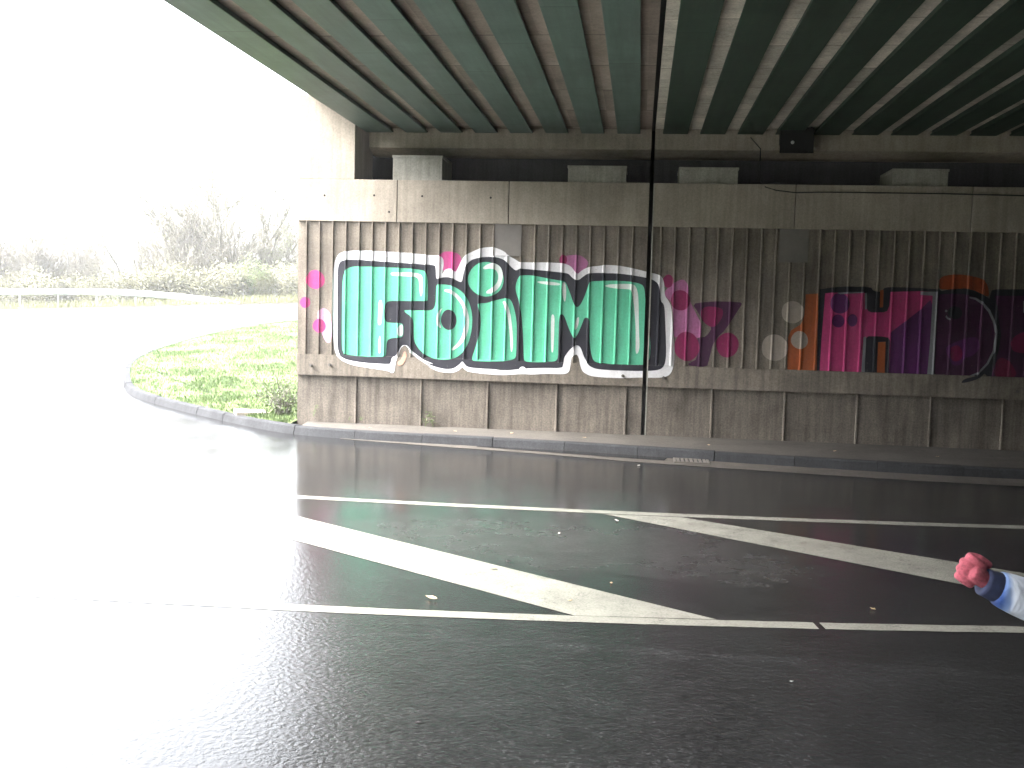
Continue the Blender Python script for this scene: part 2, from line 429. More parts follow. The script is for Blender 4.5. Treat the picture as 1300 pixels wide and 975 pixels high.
WX0, WX1 = -5.06, 44.0  # walls and deck lengthened unseen to the right to shut out light
JL, JR = 0.078, 0.14                       # expansion joint between the two structures
YB, YP, YF = 14.83, 14.805, 14.79           # base course, ribbed panel, cap / ledge fronts
bm = bmesh.new()
pv = [i for i in range(len(KS)) if KS[i].x >= -5.0]
prev = None
for i in pv:
    n = kerb_norm_road(i); c = KS[i]
    q = (bm.verts.new((c.x-n.x*0.134, c.y-n.y*0.134, KH-0.006)), bm.verts.new((c.x, YB+0.02, KH+0.004)))
    if prev: bm.faces.new((prev[0], prev[1], q[1], q[0]))
    prev = q
o = tag(link('pavement', bm, M_pave), kind='structure')
if o.data.polygons[0].normal.z < 0: o.data.flip_normals()

# island polygon (inner edge of kerb) -> cut on a grid, raised to the kerb top with a soft mound
isl = [(KS[i].x-kerb_norm_road(i).x*0.12, KS[i].y-kerb_norm_road(i).y*0.12) for i in range(len(KS)) if KS[i].x < -5.0]
isl = isl[::2] + [(-5.07, isl[-1][1]+3), (-5.07, 14.35)]
def pip(x, y, P):
    c = False; j = len(P)-1
    for i in range(len(P)):
        if (P[i][1] > y) != (P[j][1] > y) and x < (P[j][0]-P[i][0])*(y-P[i][1])/(P[j][1]-P[i][1])+P[i][0]: c = not c
        j = i
    return c
def edge_d(x, y):
    d = 9.0
    for k in KS:
        if k.x < -4.5: d = min(d, math.hypot(k.x-x, k.y-y))
    return d
def isl_z(x, y):
    d = edge_d(x, y)
    return H(x, y)+KH-0.012+0.22*(1-math.exp(-max(0, d-0.1)/1.6))*(0.7+0.5*mnoise.noise(Vector((x*0.5, y*0.5, 2))))
bm = bmesh.new()
f = bm.faces.new([bm.verts.new((x, y, 0)) for x, y in isl]); f.normal_update()
bmesh.ops.triangulate(bm, faces=[f])
for X in lin(-20, -5, 38): bmesh.ops.bisect_plane(bm, geom=bm.verts[:]+bm.edges[:]+bm.faces[:], plane_co=(X, 0, 0), plane_no=(1, 0, 0))
for Y in lin(14, 42, 64): bmesh.ops.bisect_plane(bm, geom=bm.verts[:]+bm.edges[:]+bm.faces[:], plane_co=(0, Y, 0), plane_no=(0, 1, 0))
for v in bm.verts: v.co.z = isl_z(v.co.x, v.co.y)
bmesh.ops.recalc_face_normals(bm, faces=bm.faces)
o = tag(link('ground_island', bm, M_turf, smooth=True), kind='structure')
if sum(p.normal.z for p in o.data.polygons) < 0: o.data.flip_normals()

def blades(name, pts, mat, hmin, hmax, w):
    V, Fc = [], []
    for (x, y, z, s) in pts:
        h = random.uniform(hmin, hmax)*s; a = random.uniform(0, 6.283); lx = math.cos(a)*h*random.uniform(0.1, 0.8); ly = math.sin(a)*h*random.uniform(0.1, 0.8)
        b_ = random.uniform(0, 6.283); wx, wy = math.cos(b_)*w*random.uniform(.6, 1.3), math.sin(b_)*w*random.uniform(.6, 1.3); k = len(V)
        V += [(x-wx, y-wy, z-0.01), (x+wx, y+wy, z-0.01), (x+wx*.7+lx*.4, y+wy*.7+ly*.4, z+h*.6), (x-wx*.7+lx*.4, y-wy*.7+ly*.4, z+h*.6), (x+lx, y+ly, z+h)]
        Fc += [(k, k+1, k+2, k+3), (k+3, k+2, k+4)]
    o = from_data(name, V, Fc, mat); return tag(o, kind='stuff')
M_grass = foliage('fresh_grass', (0.038, 0.080, 0.018), (0.098, 0.130, 0.045))
M_dry = foliage('pale_grass', (0.08, 0.095, 0.03), (0.17, 0.155, 0.08))
pts = []
xa = min(p[0] for p in isl); ya = max(p[1] for p in isl)
zc = {}
while len(pts) < 70000:
    x = random.uniform(xa, -5.1); y = 14.0+(ya-14.0)*random.random()**1.5
    c = mnoise.noise(Vector((x*0.9, y*0.9, 5)))+0.5*mnoise.noise(Vector((x*3, y*3, 9)))
    if random.random() > 0.62+0.75*c: continue
    if not pip(x, y, isl): continue
    key = (round(x*5), round(y*5))
    if key not in zc: zc[key] = isl_z(x, y)
    pts.append((x, y, zc[key], 0.75+0.6*max(0, c)))
tag(blades('grass', pts, M_grass, 0.03, 0.085, 0.006), 'short bright green grass on the kerbed island left of the wall', 'grass')
pts = []
for _ in range(16000):
    x = random.uniform(-42, -12); y = 45.2+8*random.random()**1.6
    pts.append((x, y, H(x, y)-0.06, 1.0 if y < 46.6 else 1.5))
tag(blades('verge_grass', pts, M_dry, 0.12, 0.4, 0.016), 'pale grass along the far verge under the guard rail', 'grass')
# far kerb line at the verge
bm = bmesh.new()
prev = None
for X in lin(-70, 10, 161):
    h = H(X, 45)
    q = [bm.verts.new((X, 44.95, h-0.02)), bm.verts.new((X, 44.97, h+0.09)), bm.verts.new((X, 45.12, h+0.09)), bm.verts.new((X, 45.12, h-0.05))]
    if prev:
        for k in range(3): bm.faces.new((prev[k], prev[k+1], q[k+1], q[k]))
    prev = q
bmesh.ops.recalc_face_normals(bm, faces=bm.faces)
tag(link('kerb_far', bm, M_pave), kind='structure')

# ------------------------------------------------------------------ abutment walls
RIBS = [(-4.93+0.2*i, i) for i in range(0, 245) if i != 25]
RB, RTOP = 1.14, 3.11
LEDGE, TOP = 0.83, 3.72
p1 = (atY(627, 287, YP), atY(661.5, 325.5, YP)); p2 = (atY(990, 293, YP), atY(1025.5, 333.5, YP))
PLATES = [(p1[0][0], p1[1][0], p1[1][1], RTOP-0.004), (p2[0][0], p2[1][0], p2[1][1], RTOP-0.004)]
TR = {15: PLATES[0][2], 16: PLATES[0][2], 35: PLATES[1][2], 36: PLATES[1][2]}
W1, W2, PR = 0.019, 0.008, 0.029
def wall_y(x, z):
    if z < RB: return YF
    for (a, b_, z0, z1) in PLATES:
        if a <= x <= b_ and z >= z0: return YP-0.016
    i = round((x+4.93)/0.2)
    if i != 25 and 0 <= i < 245:
        d = abs(x-(-4.93+0.2*i))
        if z <= TR.get(i, 99):
            if d <= W2+1e-5: return YP-PR
            if d < W1: return YP-PR*(W1-d)/(W1-W2)
    return YP
def fin(bm, x, z0, z1):
    prof = [(x-W1, YP+0.004), (x-W2, YP-PR), (x+W2, YP-PR), (x+W1, YP+0.004)]
    a = [bm.verts.new((px, py, z0)) for px, py in prof]; b_ = [bm.verts.new((px, py, z1)) for px, py in prof]
    for k in range(3): bm.faces.new((a[k], a[k+1], b_[k+1], b_[k]))
    bm.faces.new(a[::-1]); bm.faces.new(b_)
def abutment(x0, x1, label, ribs, basefins, capcuts):
    t = empty('abutment_wall', ((x0+x1)/2, YF, 0)); off = Vector(t.location)
    tag(t, label, 'wall', 'concrete abutment walls under the bridge')
    def part(name, bm, mat):
        bmesh.ops.recalc_face_normals(bm, faces=bm.faces)
        bmesh.ops.translate(bm, verts=bm.verts, vec=-off)
        o = link(name, bm, mat, t); return o
    bm = bmesh.new(); box(bm, x0, x1, YB, 16.4, -0.2, LEDGE)
    for X in basefins:
        z0 = 0.1
        prof = [(X-0.02, YB+0.004), (X-0.008, YB-0.027), (X+0.008, YB-0.027), (X+0.02, YB+0.004)]
        a = [bm.verts.new((px, py, z0)) for px, py in prof]; b_ = [bm.verts.new((px, py, LEDGE)) for px, py in prof]
        for k in range(3): bm.faces.new((a[k], a[k+1], b_[k+1], b_[k]))
    part('base_course', bm, M_base)
    bm = bmesh.new(); box(bm, x0, x1, YF-0.012, 16.4, LEDGE, RB, 0.0); part('ledge_band', bm, M_conc)
    bm = bmesh.new(); box(bm, x0, x1, YP, 16.4, RB, RTOP)
    for X, i in ribs: fin(bm, X, RB, TR.get(i, RTOP))
    part('ribbed_panel', bm, M_conc)
    bm = bmesh.new(); cuts = [x0] + list(capcuts) + [x1]
    for a, b_ in zip(cuts, cuts[1:]):
        box(bm, a+(0.006 if a != x0 else 0), b_-(0.006 if b_ != x1 else 0), YF-0.014, 15.0, RTOP, TOP, 0.006)
    box(bm, x0, x1, 15.0, 16.4, RTOP, TOP-0.01)
    part('cap_beam', bm, M_cap)
    bm = bmesh.new(); box(bm, x0 if x0 > 0 else -4.2, x1, 15.75, 16.4, TOP-0.01, 5.0); part('back_wall', bm, M_recess_shade)
    return t, part
bf = [atY(x, y, YB)[0] for x, y in ((452, 508), (534.5, 512), (619, 516), (706.5, 518), (794, 523))]
bfr = [atY(x, y, YB)[0] for x, y in ((903, 530), (995, 533), (1087, 537), (1180, 541), (1271.5, 545))]
stp = (bfr[-1]-bfr[0])/4
bfr += [bfr[-1]+stp*k for k in range(1, 36)]
capL = [atY(504.5, 255, YF)[0], atY(646, 258, YF)[0]]
wallL, partL = abutment(WX0, JL, 'pale concrete abutment wall lit by daylight, painted with mint green letters, left of the joint', [r for r in RIBS if r[0] < 0], bf, capL)
wallR, partR = abutment(JR, WX1, 'shaded concrete abutment wall painted with magenta and purple letters, right of the joint', [r for r in RIBS if r[0] > 0.2], bfr, [2.1+2.35*k for k in range(17)])
# cheek at the open end
bm = bmesh.new(); box(bm, WX0, -4.21, YF-0.012, 16.4, TOP+0.002, 4.945, 0.006); partL('wing_cheek', bm, M_cap)
bm = bmesh.new(); box(bm, JL, JR, YP+0.09, 16.3, 0.05, TOP-0.02); box(bm, JL, JR, 15.85, 16.3, TOP-0.02, 5.0); partL('joint_seal', bm, M_seal)
bm = bmesh.new(); box(bm, JR-0.004, JR+0.013, YF-0.018, YP+0.05, LEDGE, TOP-0.004, 0.003); box(bm, JR-0.004, JR+0.013, YB-0.006, YP+0.09, 0.12, LEDGE-0.002, 0.003); partR('joint_trim', bm, M_plinth)
# bearing plinths with their pads
for (xa_, ya_, xb_, yb_), pf in (((499, 197, 561, 227), partL), ((721.5, 210, 794.5, 231.5), partL), ((863, 212, 936.5, 235), partR), ((1134, 214, 1203, 240), partR)):
    X0, z1 = atY(xa_, ya_, YF+0.03); X1, _ = atY(xb_, yb_, YF+0.03)
    bm = bmesh.new(); box(bm, X0, X1, YF+0.03, 15.6, TOP-0.005, z1-0.035, 0.006); pf('bearing_plinth', bm, M_plinth)
    bm = bmesh.new(); box(bm, X0-0.01, X1+0.01, YF+0.02, 15.55, z1-0.035, z1, 0.004); pf('bearing_pad', bm, M_plinth)
for X0 in (6.9, 10.1, 13.3, 16.5):
    bm = bmesh.new(); box(bm, X0, X0+0.8, YF+0.03, 15.6, TOP-0.005, 4.02, 0.006); partR('bearing_plinth', bm, M_plinth)
for (a, b_, z0, z1), pf in zip(PLATES, (partL, partR)):
    bm = bmesh.new(); box(bm, a, b_, YP-0.016, YP+0.01, z0, z1, 0.003)
    for bx, bz in ((a+.03, (z0+z1)/2), (b_-.03, (z0+z1)/2), ((a+b_)/2, z0+.03), ((a+b_)/2, z1-.04)):
        tube(bm, [(bx, YP-0.014, bz), (bx, YP-0.024, bz)], 0.008, 8)
    pf('cover_plate', bm, M_plate)
# tie holes and forgotten bolts
M_hole = plain('tie_hole_dark', (0.02, 0.018, 0.016), 0.9)
for px, py in ((412, 248), (475, 248), (494, 269), (536, 249), (623, 251)):
    X, z = atY(px, py, YF-0.014); bm = bmesh.new(); tube(bm, [(X, YF-0.0165, z), (X, YF-0.010, z)], 0.016, 10); partL('tie_hole', bm, M_hole)
for px, py, pf in ((396, 463.5, partL), (420, 463, partL), (791, 477, partL), (842.5, 479.5, partR), (1290, 496.5, partR)):
    X, z = atY(px, py, YF); bm = bmesh.new(); tube(bm, [(X, YF, z), (X, YF-0.075, z)], 0.014, 8); tube(bm, [(X, YF-0.045, z), (X, YF-0.06, z)], 0.026, 6); pf('bolt', bm, M_iron)

# ------------------------------------------------------------------ graffiti
ZO = {'A': (420, 310, 836/150), 'B': (540, 310, 836/150), 'C': (640, 315, 836/150), 'D': (730, 315, 836/150),
      'E': (840, 335, 836/120), 'F': (960, 345, 1143/170), 'G': (1110, 345, 1278/190), 'S': (370, 290, 1300/270)}
def conv(tagc, pts):
    ox, oy, s = ZO[tagc]
    return [atY(ox+x/s, oy+y/s, YF-0.003) for x, y in pts]
def chaikin(p, it=2):
    for _ in range(it):
        q = []
        for i in range(len(p)):
            a, b_ = p[i], p[(i+1) % len(p)]
            q.append((a[0]*.78+b_[0]*.22, a[1]*.78+b_[1]*.22)); q.append((a[0]*.22+b_[0]*.78, a[1]*.22+b_[1]*.78))
        p = q
    return p
def ell(tagc, cx, cy_, rx, ry, n=40, wob=0.03):
    ph = random.uniform(0, 6)
    return conv(tagc, [(cx+rx*math.cos(a)*(1+wob*math.sin(3*a+ph)), cy_+ry*math.sin(a)*(1+wob*math.sin(2*a+ph))) for a in [2*math.pi*k/n for k in range(n)]])
def paint_shape(name, polys, layer, mat, side, parent, wall, zclip=(0.84, RTOP-0.01)):
    bm = bmesh.new()
    for P in polys:
        f = bm.faces.new([bm.verts.new((x, 0, z)) for x, z in P]); f.normal_update()
        bmesh.ops.triangulate(bm, faces=[f])
    bmesh.ops.recalc_face_normals(bm, faces=bm.faces)
    def cut(co, no, **k):
        bmesh.ops.bisect_plane(bm, geom=bm.verts[:]+bm.edges[:]+bm.faces[:], plane_co=co, plane_no=no, dist=1e-6, **k)
    cut((0, 0, zclip[0]), (0, 0, 1), clear_inner=True); cut((0, 0, zclip[1]), (0, 0, 1), clear_outer=True)
    if side == 'L': cut((JL-0.001, 0, 0), (1, 0, 0), clear_outer=True)
    else: cut((JR+0.001, 0, 0), (1, 0, 0), clear_inner=True); cut((WX1-0.01, 0, 0), (1, 0, 0), clear_outer=True)
    if not bm.faces: bm.free(); return None
    xs_ = [v.co.x for v in bm.verts]; zs_ = [v.co.z for v in bm.verts]; xa_, xb_ = min(xs_), max(xs_); za, zb_ = min(zs_), max(zs_)
    for X, i in RIBS:
        for d in (-W1, -W2, W2, W1):
            if xa_ < X+d < xb_: cut((X+d, 0, 0), (1, 0, 0))
    for z in [RB-0.0015, RB+0.0015]+[q for p in PLATES for q in (p[2]-0.002, p[2]+0.002)]:
        if za < z < zb_: cut((0, 0, z), (0, 0, 1))
    for (a, b_, z0, z1) in PLATES:
        for X in (a-0.002, a+0.002, b_-0.002, b_+0.002):
            if xa_ < X < xb_ and zb_ > z0: cut((X, 0, 0), (1, 0, 0))
    lift = 0.0022+0.0017*layer
    for v in bm.verts:
        y = wall_y(v.co.x, v.co.z)
        if v.co.z < RB: y = YF-0.012
        v.co.y = y-lift
    bmesh.ops.recalc_face_normals(bm, faces=bm.faces)
    for f in bm.faces:
        if f.normal.y > 0: f.normal_flip()
    off = Vector(wall.location)
    bmesh.ops.translate(bm, verts=bm.verts, vec=-off)
    o = link(name, bm, mat, parent)
    return o
PW = paint('white_spray', (0.66, 0.65, 0.66), 0.12); PB = paint('black_spray', (0.018, 0.018, 0.026), 0.1)
PG = paint('mint_spray', (0.105, 0.47, 0.29), 0.14); PH = paint('highlight_spray', (0.62, 0.68, 0.64), 0.1)
PM = paint('magenta_spray', (0.42, 0.05, 0.19), 0.2); PL_ = paint('lilac_spray', (0.38, 0.13, 0.27), 0.25)
PC = paint('crimson_spray', (0.22, 0.010, 0.075), 0.2); PV = paint('violet_spray', (0.060, 0.014, 0.050), 0.2)
PO = paint('orange_spray', (0.34, 0.08, 0.02), 0.2); PD = paint('cream_spray', (0.34, 0.295, 0.25), 0.15)
PHM = paint('pink_spray', (0.46, 0.042, 0.17), 0.2); PDV = paint('deep_purple_spray', (0.105, 0.018, 0.115), 0.2)
PGR = paint('grey_spray', (0.23, 0.23, 0.255), 0.15); PSK = paint('salmon_spray', (0.5, 0.27, 0.19), 0.15)

white = chaikin(conv('A', [(12, 560), (12, 300), (18, 150), (45, 70), (110, 46), (300, 46), (560, 62), (700, 78), (765, 78), (795, 100), (798, 150), (785, 205)]) +
    conv('B', [(122, 205), (135, 182), (160, 172), (185, 175), (212, 200), (232, 160), (258, 105), (285, 75), (340, 48), (400, 24), (480, 18), (555, 48), (590, 82), (640, 110), (665, 128)]) +
    conv('C', [(130, 100), (300, 101), (420, 106), (470, 125), (500, 165), (520, 185), (550, 155), (600, 132), (700, 122)]) +
    conv('D', [(200, 118), (300, 122), (400, 140), (520, 170), (590, 186), (618, 205), (632, 250), (634, 335), (662, 372), (682, 412), (692, 560), (704, 700), (704, 800), (688, 870), (660, 905), (600, 918), (450, 915), (330, 920), (200, 915), (110, 905), (70, 885)]) +
    conv('C', [(552, 868), (536, 820), (528, 775), (514, 752), (496, 758), (478, 770), (470, 825), (462, 875), (430, 893), (300, 888), (200, 895), (130, 890), (0, 898)]) +
    conv('B', [(520, 926), (400, 916), (300, 902), (278, 885), (262, 868), (240, 893), (190, 912), (100, 905), (0, 858)]) +
    conv('A', [(740, 888), (690, 858), (620, 812), (560, 770), (548, 735), (520, 712), (490, 740), (478, 790), (460, 830), (452, 905), (430, 912), (415, 898), (300, 880), (150, 856), (70, 820), (25, 765), (14, 660)]), 2)
black = chaikin(conv('A', [(44, 600), (46, 300), (46, 170), (66, 114), (150, 107), (300, 118), (500, 132), (640, 141), (735, 148), (741, 165), (743, 242)]) +
    conv('B', [(88, 245), (130, 232), (180, 234), (230, 262), (258, 270), (268, 215), (284, 150), (320, 112), (370, 96), (440, 88), (520, 94), (570, 118), (610, 165), (640, 188), (668, 172)]) +
    conv('C', [(120, 145), (300, 160), (420, 174), (455, 180), (480, 208), (505, 226), (530, 225), (560, 200), (590, 180), (640, 175), (740, 176)]) +
    conv('D', [(200, 177), (300, 178), (400, 190), (500, 208), (555, 224), (588, 250), (602, 300), (605, 375), (628, 395), (636, 440), (642, 600), (646, 750), (635, 830), (600, 862), (500, 870), (300, 866), (150, 856), (105, 836)]) +
    conv('C', [(588, 815), (562, 765), (545, 712), (528, 690), (505, 688), (470, 712), (445, 742), (424, 775), (418, 825), (410, 848), (300, 846), (150, 850), (0, 866)]) +
    conv('B', [(480, 882), (400, 880), (300, 870), (278, 848), (262, 826), (242, 850), (200, 880), (140, 884), (60, 864), (0, 838)]) +
    conv('A', [(740, 850), (650, 815), (590, 770), (558, 742), (538, 715), (502, 714), (480, 752), (462, 790), (432, 800), (424, 846), (400, 848), (250, 840), (120, 820), (64, 792), (46, 740)]), 2)
gL = paint_shape('graffiti', [white], 1, PW, 'L', wallL, wallL)
gR = paint_shape('graffiti', [white], 1, PW, 'R', wallR, wallR)
gL['label'] = 'large mural in mint green bubble letters with white outline'
def both(name, polys, layer, mat, sides='LR', label=None):
    if name == 'highlight' and len(polys) > 1:
        for P in polys: both(name, [P], layer, mat, sides, label)
        return
    for s in sides:
        o = paint_shape(name, polys, layer, mat, s, gL if s == 'L' else gR, wallL if s == 'L' else wallR)
        if o and label: o['label'] = label
clouds = [chaikin(conv('B', [(85, 95), (110, 62), (150, 48), (230, 62), (255, 100), (250, 190), (215, 215), (120, 190), (95, 130)])),
          chaikin(conv('C', [(390, 105), (396, 66), (450, 50), (540, 46), (602, 98), (575, 150), (520, 200), (450, 150)]))]
both('paint_cloud', [clouds[0]], 0, PM, 'L'); both('paint_cloud', [clouds[1]], 0, PL_, 'L')
both('paint_cloud', [ell('C', 418, 82, 28, 34)], 0.4, PC, 'L')
both('paint_cloud', [chaikin(conv('S', [(150, 520), (190, 480), (235, 510), (250, 600), (245, 690), (215, 705), (185, 650)]))], 0, paint('faint_pink_spray', (0.55, 0.30, 0.42), 0.2), 'L')
for c in ((145, 312, 56), (82, 452, 32), (168, 595, 40)):
    both('paint_dot', [ell('S', c[0], c[1], c[2], c[2]*1.04)], 0.6, PHM, 'L', 'pink dot')
both('letter_outline', [black], 2, PB)
letF = chaikin(conv('A', [(76, 690), (79, 300), (86, 225), (104, 178), (140, 160), (200, 157), (380, 162), (560, 172), (650, 184), (672, 196), (684, 250), (686, 396), (676, 402), (560, 402), (410, 401), (388, 415), (380, 460), (380, 525), (392, 552), (440, 558), (495, 557), (512, 572), (512, 640), (500, 660), (430, 664), (402, 676), (392, 705), (390, 785), (380, 794), (300, 797), (180, 790), (100, 780), (80, 755)]), 2)
letO = chaikin(conv('B', [(76, 292), (90, 284), (150, 285), (210, 302), (270, 345), (310, 410), (332, 500), (329, 600), (305, 700), (262, 770), (205, 810), (130, 819), (60, 810), (0, 785), (-50, 740), (-82, 685), (-84, 600), (-84, 560), (-97, 512), (-138, 488), (-152, 470), (-140, 467), (30, 470), (58, 458), (72, 420), (74, 350)]), 2)
letId = ell('B', 428, 248, 127, 121, 48, 0.015)
letI = chaikin(conv('B', [(368, 428), (380, 418), (430, 418), (500, 396), (560, 382), (594, 386), (610, 405), (628, 455), (645, 540), (646, 650), (642, 790), (630, 812), (580, 826), (480, 830), (345, 828), (326, 812), (350, 740), (380, 650), (393, 560), (385, 480)]), 2)
letM = chaikin(conv('C', [(108, 198), (125, 192), (200, 192), (310, 215), (400, 230), (425, 234), (440, 250), (465, 315), (490, 390), (514, 422), (540, 402), (572, 335), (600, 250), (612, 235)]) +
    conv('D', [(200, 231), (300, 230), (420, 240), (475, 258), (492, 285), (500, 400), (520, 560), (536, 680), (531, 775), (508, 818), (470, 828), (300, 822), (180, 815), (130, 800), (112, 740), (102, 640), (104, 530), (98, 498), (78, 490)]) +
    conv('C', [(566, 496), (548, 545), (522, 605), (500, 642), (480, 620), (452, 555), (428, 485), (412, 466), (392, 472), (386, 540), (382, 700), (380, 780), (362, 802), (300, 806), (220, 808), (145, 802), (138, 780), (136, 650), (125, 500), (108, 380), (85, 320), (79, 275), (92, 225)]), 2)
both('letter', [letF], 3, PG, 'L', 'mint green letter F'); both('letter', [letO], 3, PG, 'L', 'mint green round letter o with dark eye')
both('letter', [letId, letI], 3, PG, 'L', 'mint green letter i with round dot'); both('letter', [letM], 3, PG, 'LR', 'mint green letter M')
both('letter_hole', [ell('B', 165, 535, 55, 72, 40, 0.02)], 4, PB, 'L')
hl = {
 'F': [('A', [(420, 205), (440, 198), (590, 200), (640, 215), (652, 245), (647, 365), (630, 370), (624, 260), (612, 238), (585, 228), (430, 224)]),
       ('A', [(336, 400), (362, 392), (364, 480), (356, 572), (330, 572), (336, 480)]), ('A', [(345, 640), (354, 680), (352, 772), (336, 772), (334, 690)]),
       ('A', [(472, 585), (508, 560), (510, 650), (472, 652)])],
 'o': [('B', [(128, 325), (150, 315), (200, 332), (250, 378), (290, 445), (312, 530), (304, 610), (280, 675), (240, 722), (190, 757), (182, 740), (230, 700), (264, 640), (285, 560), (284, 520), (262, 440), (225, 388), (180, 345), (140, 338)]),
       ('B', [(122, 450), (95, 470), (80, 520), (84, 570), (102, 595), (112, 588), (98, 555), (96, 510), (108, 475)])],
 'i': [('B', [(404, 165), (440, 140), (485, 130), (535, 160), (552, 225), (530, 300), (480, 345), (432, 352), (428, 332), (480, 305), (512, 265), (516, 215), (500, 182), (465, 170), (412, 180)]),
       ('B', [(542, 405), (570, 402), (600, 480), (616, 600), (621, 720), (612, 768), (602, 750), (596, 620), (580, 500), (562, 440)])],
 'M': [('C', [(228, 238), (260, 232), (395, 246), (398, 264), (330, 262), (255, 250)]), ('C', [(410, 242), (432, 240), (440, 300), (437, 360), (428, 384), (416, 350), (410, 290)]),
       ('C', [(330, 485), (345, 464), (358, 490), (352, 650), (348, 738), (332, 738)]), ('C', [(516, 490), (532, 488), (526, 540), (508, 578), (498, 575), (502, 530)]),
       ('D', [(208, 264), (250, 255), (400, 252), (430, 268), (446, 320), (450, 400), (452, 560), (458, 700), (446, 745), (428, 748), (430, 640), (428, 540), (418, 400), (402, 302), (380, 290), (300, 288), (220, 274)])],
}
for k, L in hl.items(): both('highlight', [chaikin(conv(t_, p)) for t_, p in L], 5, PH, 'L')
both('paint_smear', [chaikin(conv('A', [(470, 835), (500, 815), (515, 760), (530, 760), (536, 800), (515, 850), (480, 860)]))], 2.6, PSK, 'L')
both('paint_smear', [chaikin(conv('C', [(105, 850), (130, 835), (155, 848), (158, 880), (110, 880)]))], 2.6, PW, 'L')
# the splash of shapes right of the joint
both('paint_cloud', [chaikin(conv('E', [(20, 255), (60, 205), (110, 165), (190, 130), (235, 180), (240, 300), (270, 370), (310, 450), (352, 530), (345, 655), (300, 655), (250, 600), (150, 640), (105, 660), (100, 420), (85, 330), (40, 300)]))], 0, PL_, 'R')
both('paint_cloud', [chaikin(conv('E', [(270, 352), (400, 336), (500, 330), (690, 338), (712, 350), (700, 375), (560, 590), (490, 650), (450, 720), (420, 850), (400, 915), (240, 900), (235, 880), (320, 840), (315, 665), (330, 650), (395, 645), (450, 560), (370, 520), (330, 440)]), 1)], 0.2, PV, 'R')
for cx, cy_, rx, ry in ((58, 152, 46, 58), (166, 322, 86, 92), (222, 730, 110, 130), (582, 718, 100, 110)):
    both('paint_dot', [ell('E', cx, cy_, rx, ry)], 0.7, PC, 'R', 'crimson dot')
both('paint_dot', [chaikin(conv('E', [(350, 400), (400, 375), (480, 380), (545, 400), (540, 470), (490, 545), (440, 562), (385, 530), (345, 470)]))], 0.7, PC, 'R', 'crimson dot')
# second piece: H D ... in magenta and purple
def bandline(tagc, x): return None
hdblack = conv('F', [(544, 150), (640, 135), (760, 126), (930, 128), (985, 136), (1000, 160), (1040, 172), (1075, 168), (1095, 140)]) + \
    conv('G', [(120, 132), (250, 133), (400, 140), (550, 150), (580, 165), (640, 150), (780, 142), (860, 160), (930, 195), (985, 230), (1005, 160), (1040, 150), (1278, 150), (1900, 158), (1900, 930)])
hdblack += conv('G', [(1000, 930), (935, 860), (900, 900), (800, 930), (500, 920)]) + conv('F', [(1000, 900), (518, 880), (528, 500)])
hd = paint_shape('graffiti', [hdblack], 1, PB, 'R', wallR, wallR, zclip=(RB+0.002, RTOP-0.01)); hd['label'] = 'dark mural of magenta and purple block letters'
def hdp(name, polys, layer, mat, label=None, zc_=(RB+0.002, RTOP-0.01)):
    if name in ('highlight', 'paint_stripe', 'letter_shade') and len(polys) > 1:
        for P in polys: hdp(name, [P], layer, mat, label, zc_)
        return
    o = paint_shape(name, polys, layer, mat, 'R', hd, wallR, zclip=zc_)
    if o and label: o['label'] = label
hdp('paint_cloud', [conv('F', [(425, 192), (528, 186), (520, 900), (265, 890), (272, 560), (300, 500), (380, 450), (412, 380)])], 0.1, PO)
hdp('paint_cloud', [chaikin(conv('G', [(550, 150), (560, 50), (640, 25), (760, 22), (930, 58), (975, 120), (985, 215), (930, 200), (780, 145), (640, 152)]))], 0.1, paint('burnt_orange_spray', (0.30, 0.055, 0.012), 0.3))
for cx, cy_, r_ in ((312, 345, 95), (158, 648, 112), (372, 583, 73)):
    hdp('paint_dot', [ell('F', cx, cy_, r_, r_*1.03)], 0.6, PD, 'cream dot')
letH = conv('F', [(590, 184), (640, 178), (925, 180), (938, 190), (940, 300), (955, 335), (990, 348), (1090, 346)]) + \
    conv('G', [(112, 335), (130, 290), (140, 172), (400, 166), (540, 172), (535, 260), (500, 910), (122, 910), (132, 590), (120, 562), (60, 552)]) + \
    conv('F', [(960, 550), (930, 575), (910, 900), (540, 900), (560, 560)])
hdp('letter', [letH], 2, PHM, 'magenta and purple letter H')
hdp('letter_shade', [conv('G', [(480, 240), (400, 320), (270, 420), (138, 520), (122, 910), (480, 910), (505, 300)])], 3, PDV)
hdp('letter_shade', [ell('F', 715, 270, 82, 90), ell('F', 700, 420, 55, 55), ell('F', 822, 415, 44, 52)], 3, PDV)
hdp('highlight', [conv('G', [(395, 170), (540, 170), (535, 260), (500, 905), (450, 905), (478, 600), (500, 205), (395, 198)])], 4, PGR)
hdp('highlight', [conv('F', [(692, 180), (720, 192), (920, 180), (920, 172), (800, 172)]), conv('F', [(928, 182), (946, 182), (946, 318), (930, 322)]), conv('F', [(916, 560), (940, 552), (925, 900), (896, 900)])], 4, PGR)
hdp('paint_stripe', [conv('F', [(1060, 158), (1088, 155), (1084, 302), (1056, 305)]), conv('F', [(1042, 602), (1106, 598), (1096, 905), (1030, 905)])], 4, PO)
letD = chaikin(conv('G', [(548, 195), (600, 190), (690, 186), (780, 192), (890, 225), (985, 320), (1028, 430), (1040, 540), (1020, 680), (960, 800), (880, 880), (780, 915), (520, 915), (515, 700), (535, 400)]), 1)
hdp('letter', [letD], 2, PV, 'dark purple letter D')
hdp('letter_shade', [chaikin(conv('G', [(600, 640), (700, 600), (800, 560), (890, 560), (900, 660), (840, 720), (760, 740), (740, 800), (660, 800)]))], 3, PDV)
hdp('letter_shade', [chaikin(conv('G', [(640, 650), (720, 620), (760, 690), (740, 760), (660, 770)]))], 3.4, PC)
hdp('letter_shade', [ell('G', 690, 350, 62, 55)], 3, PB)
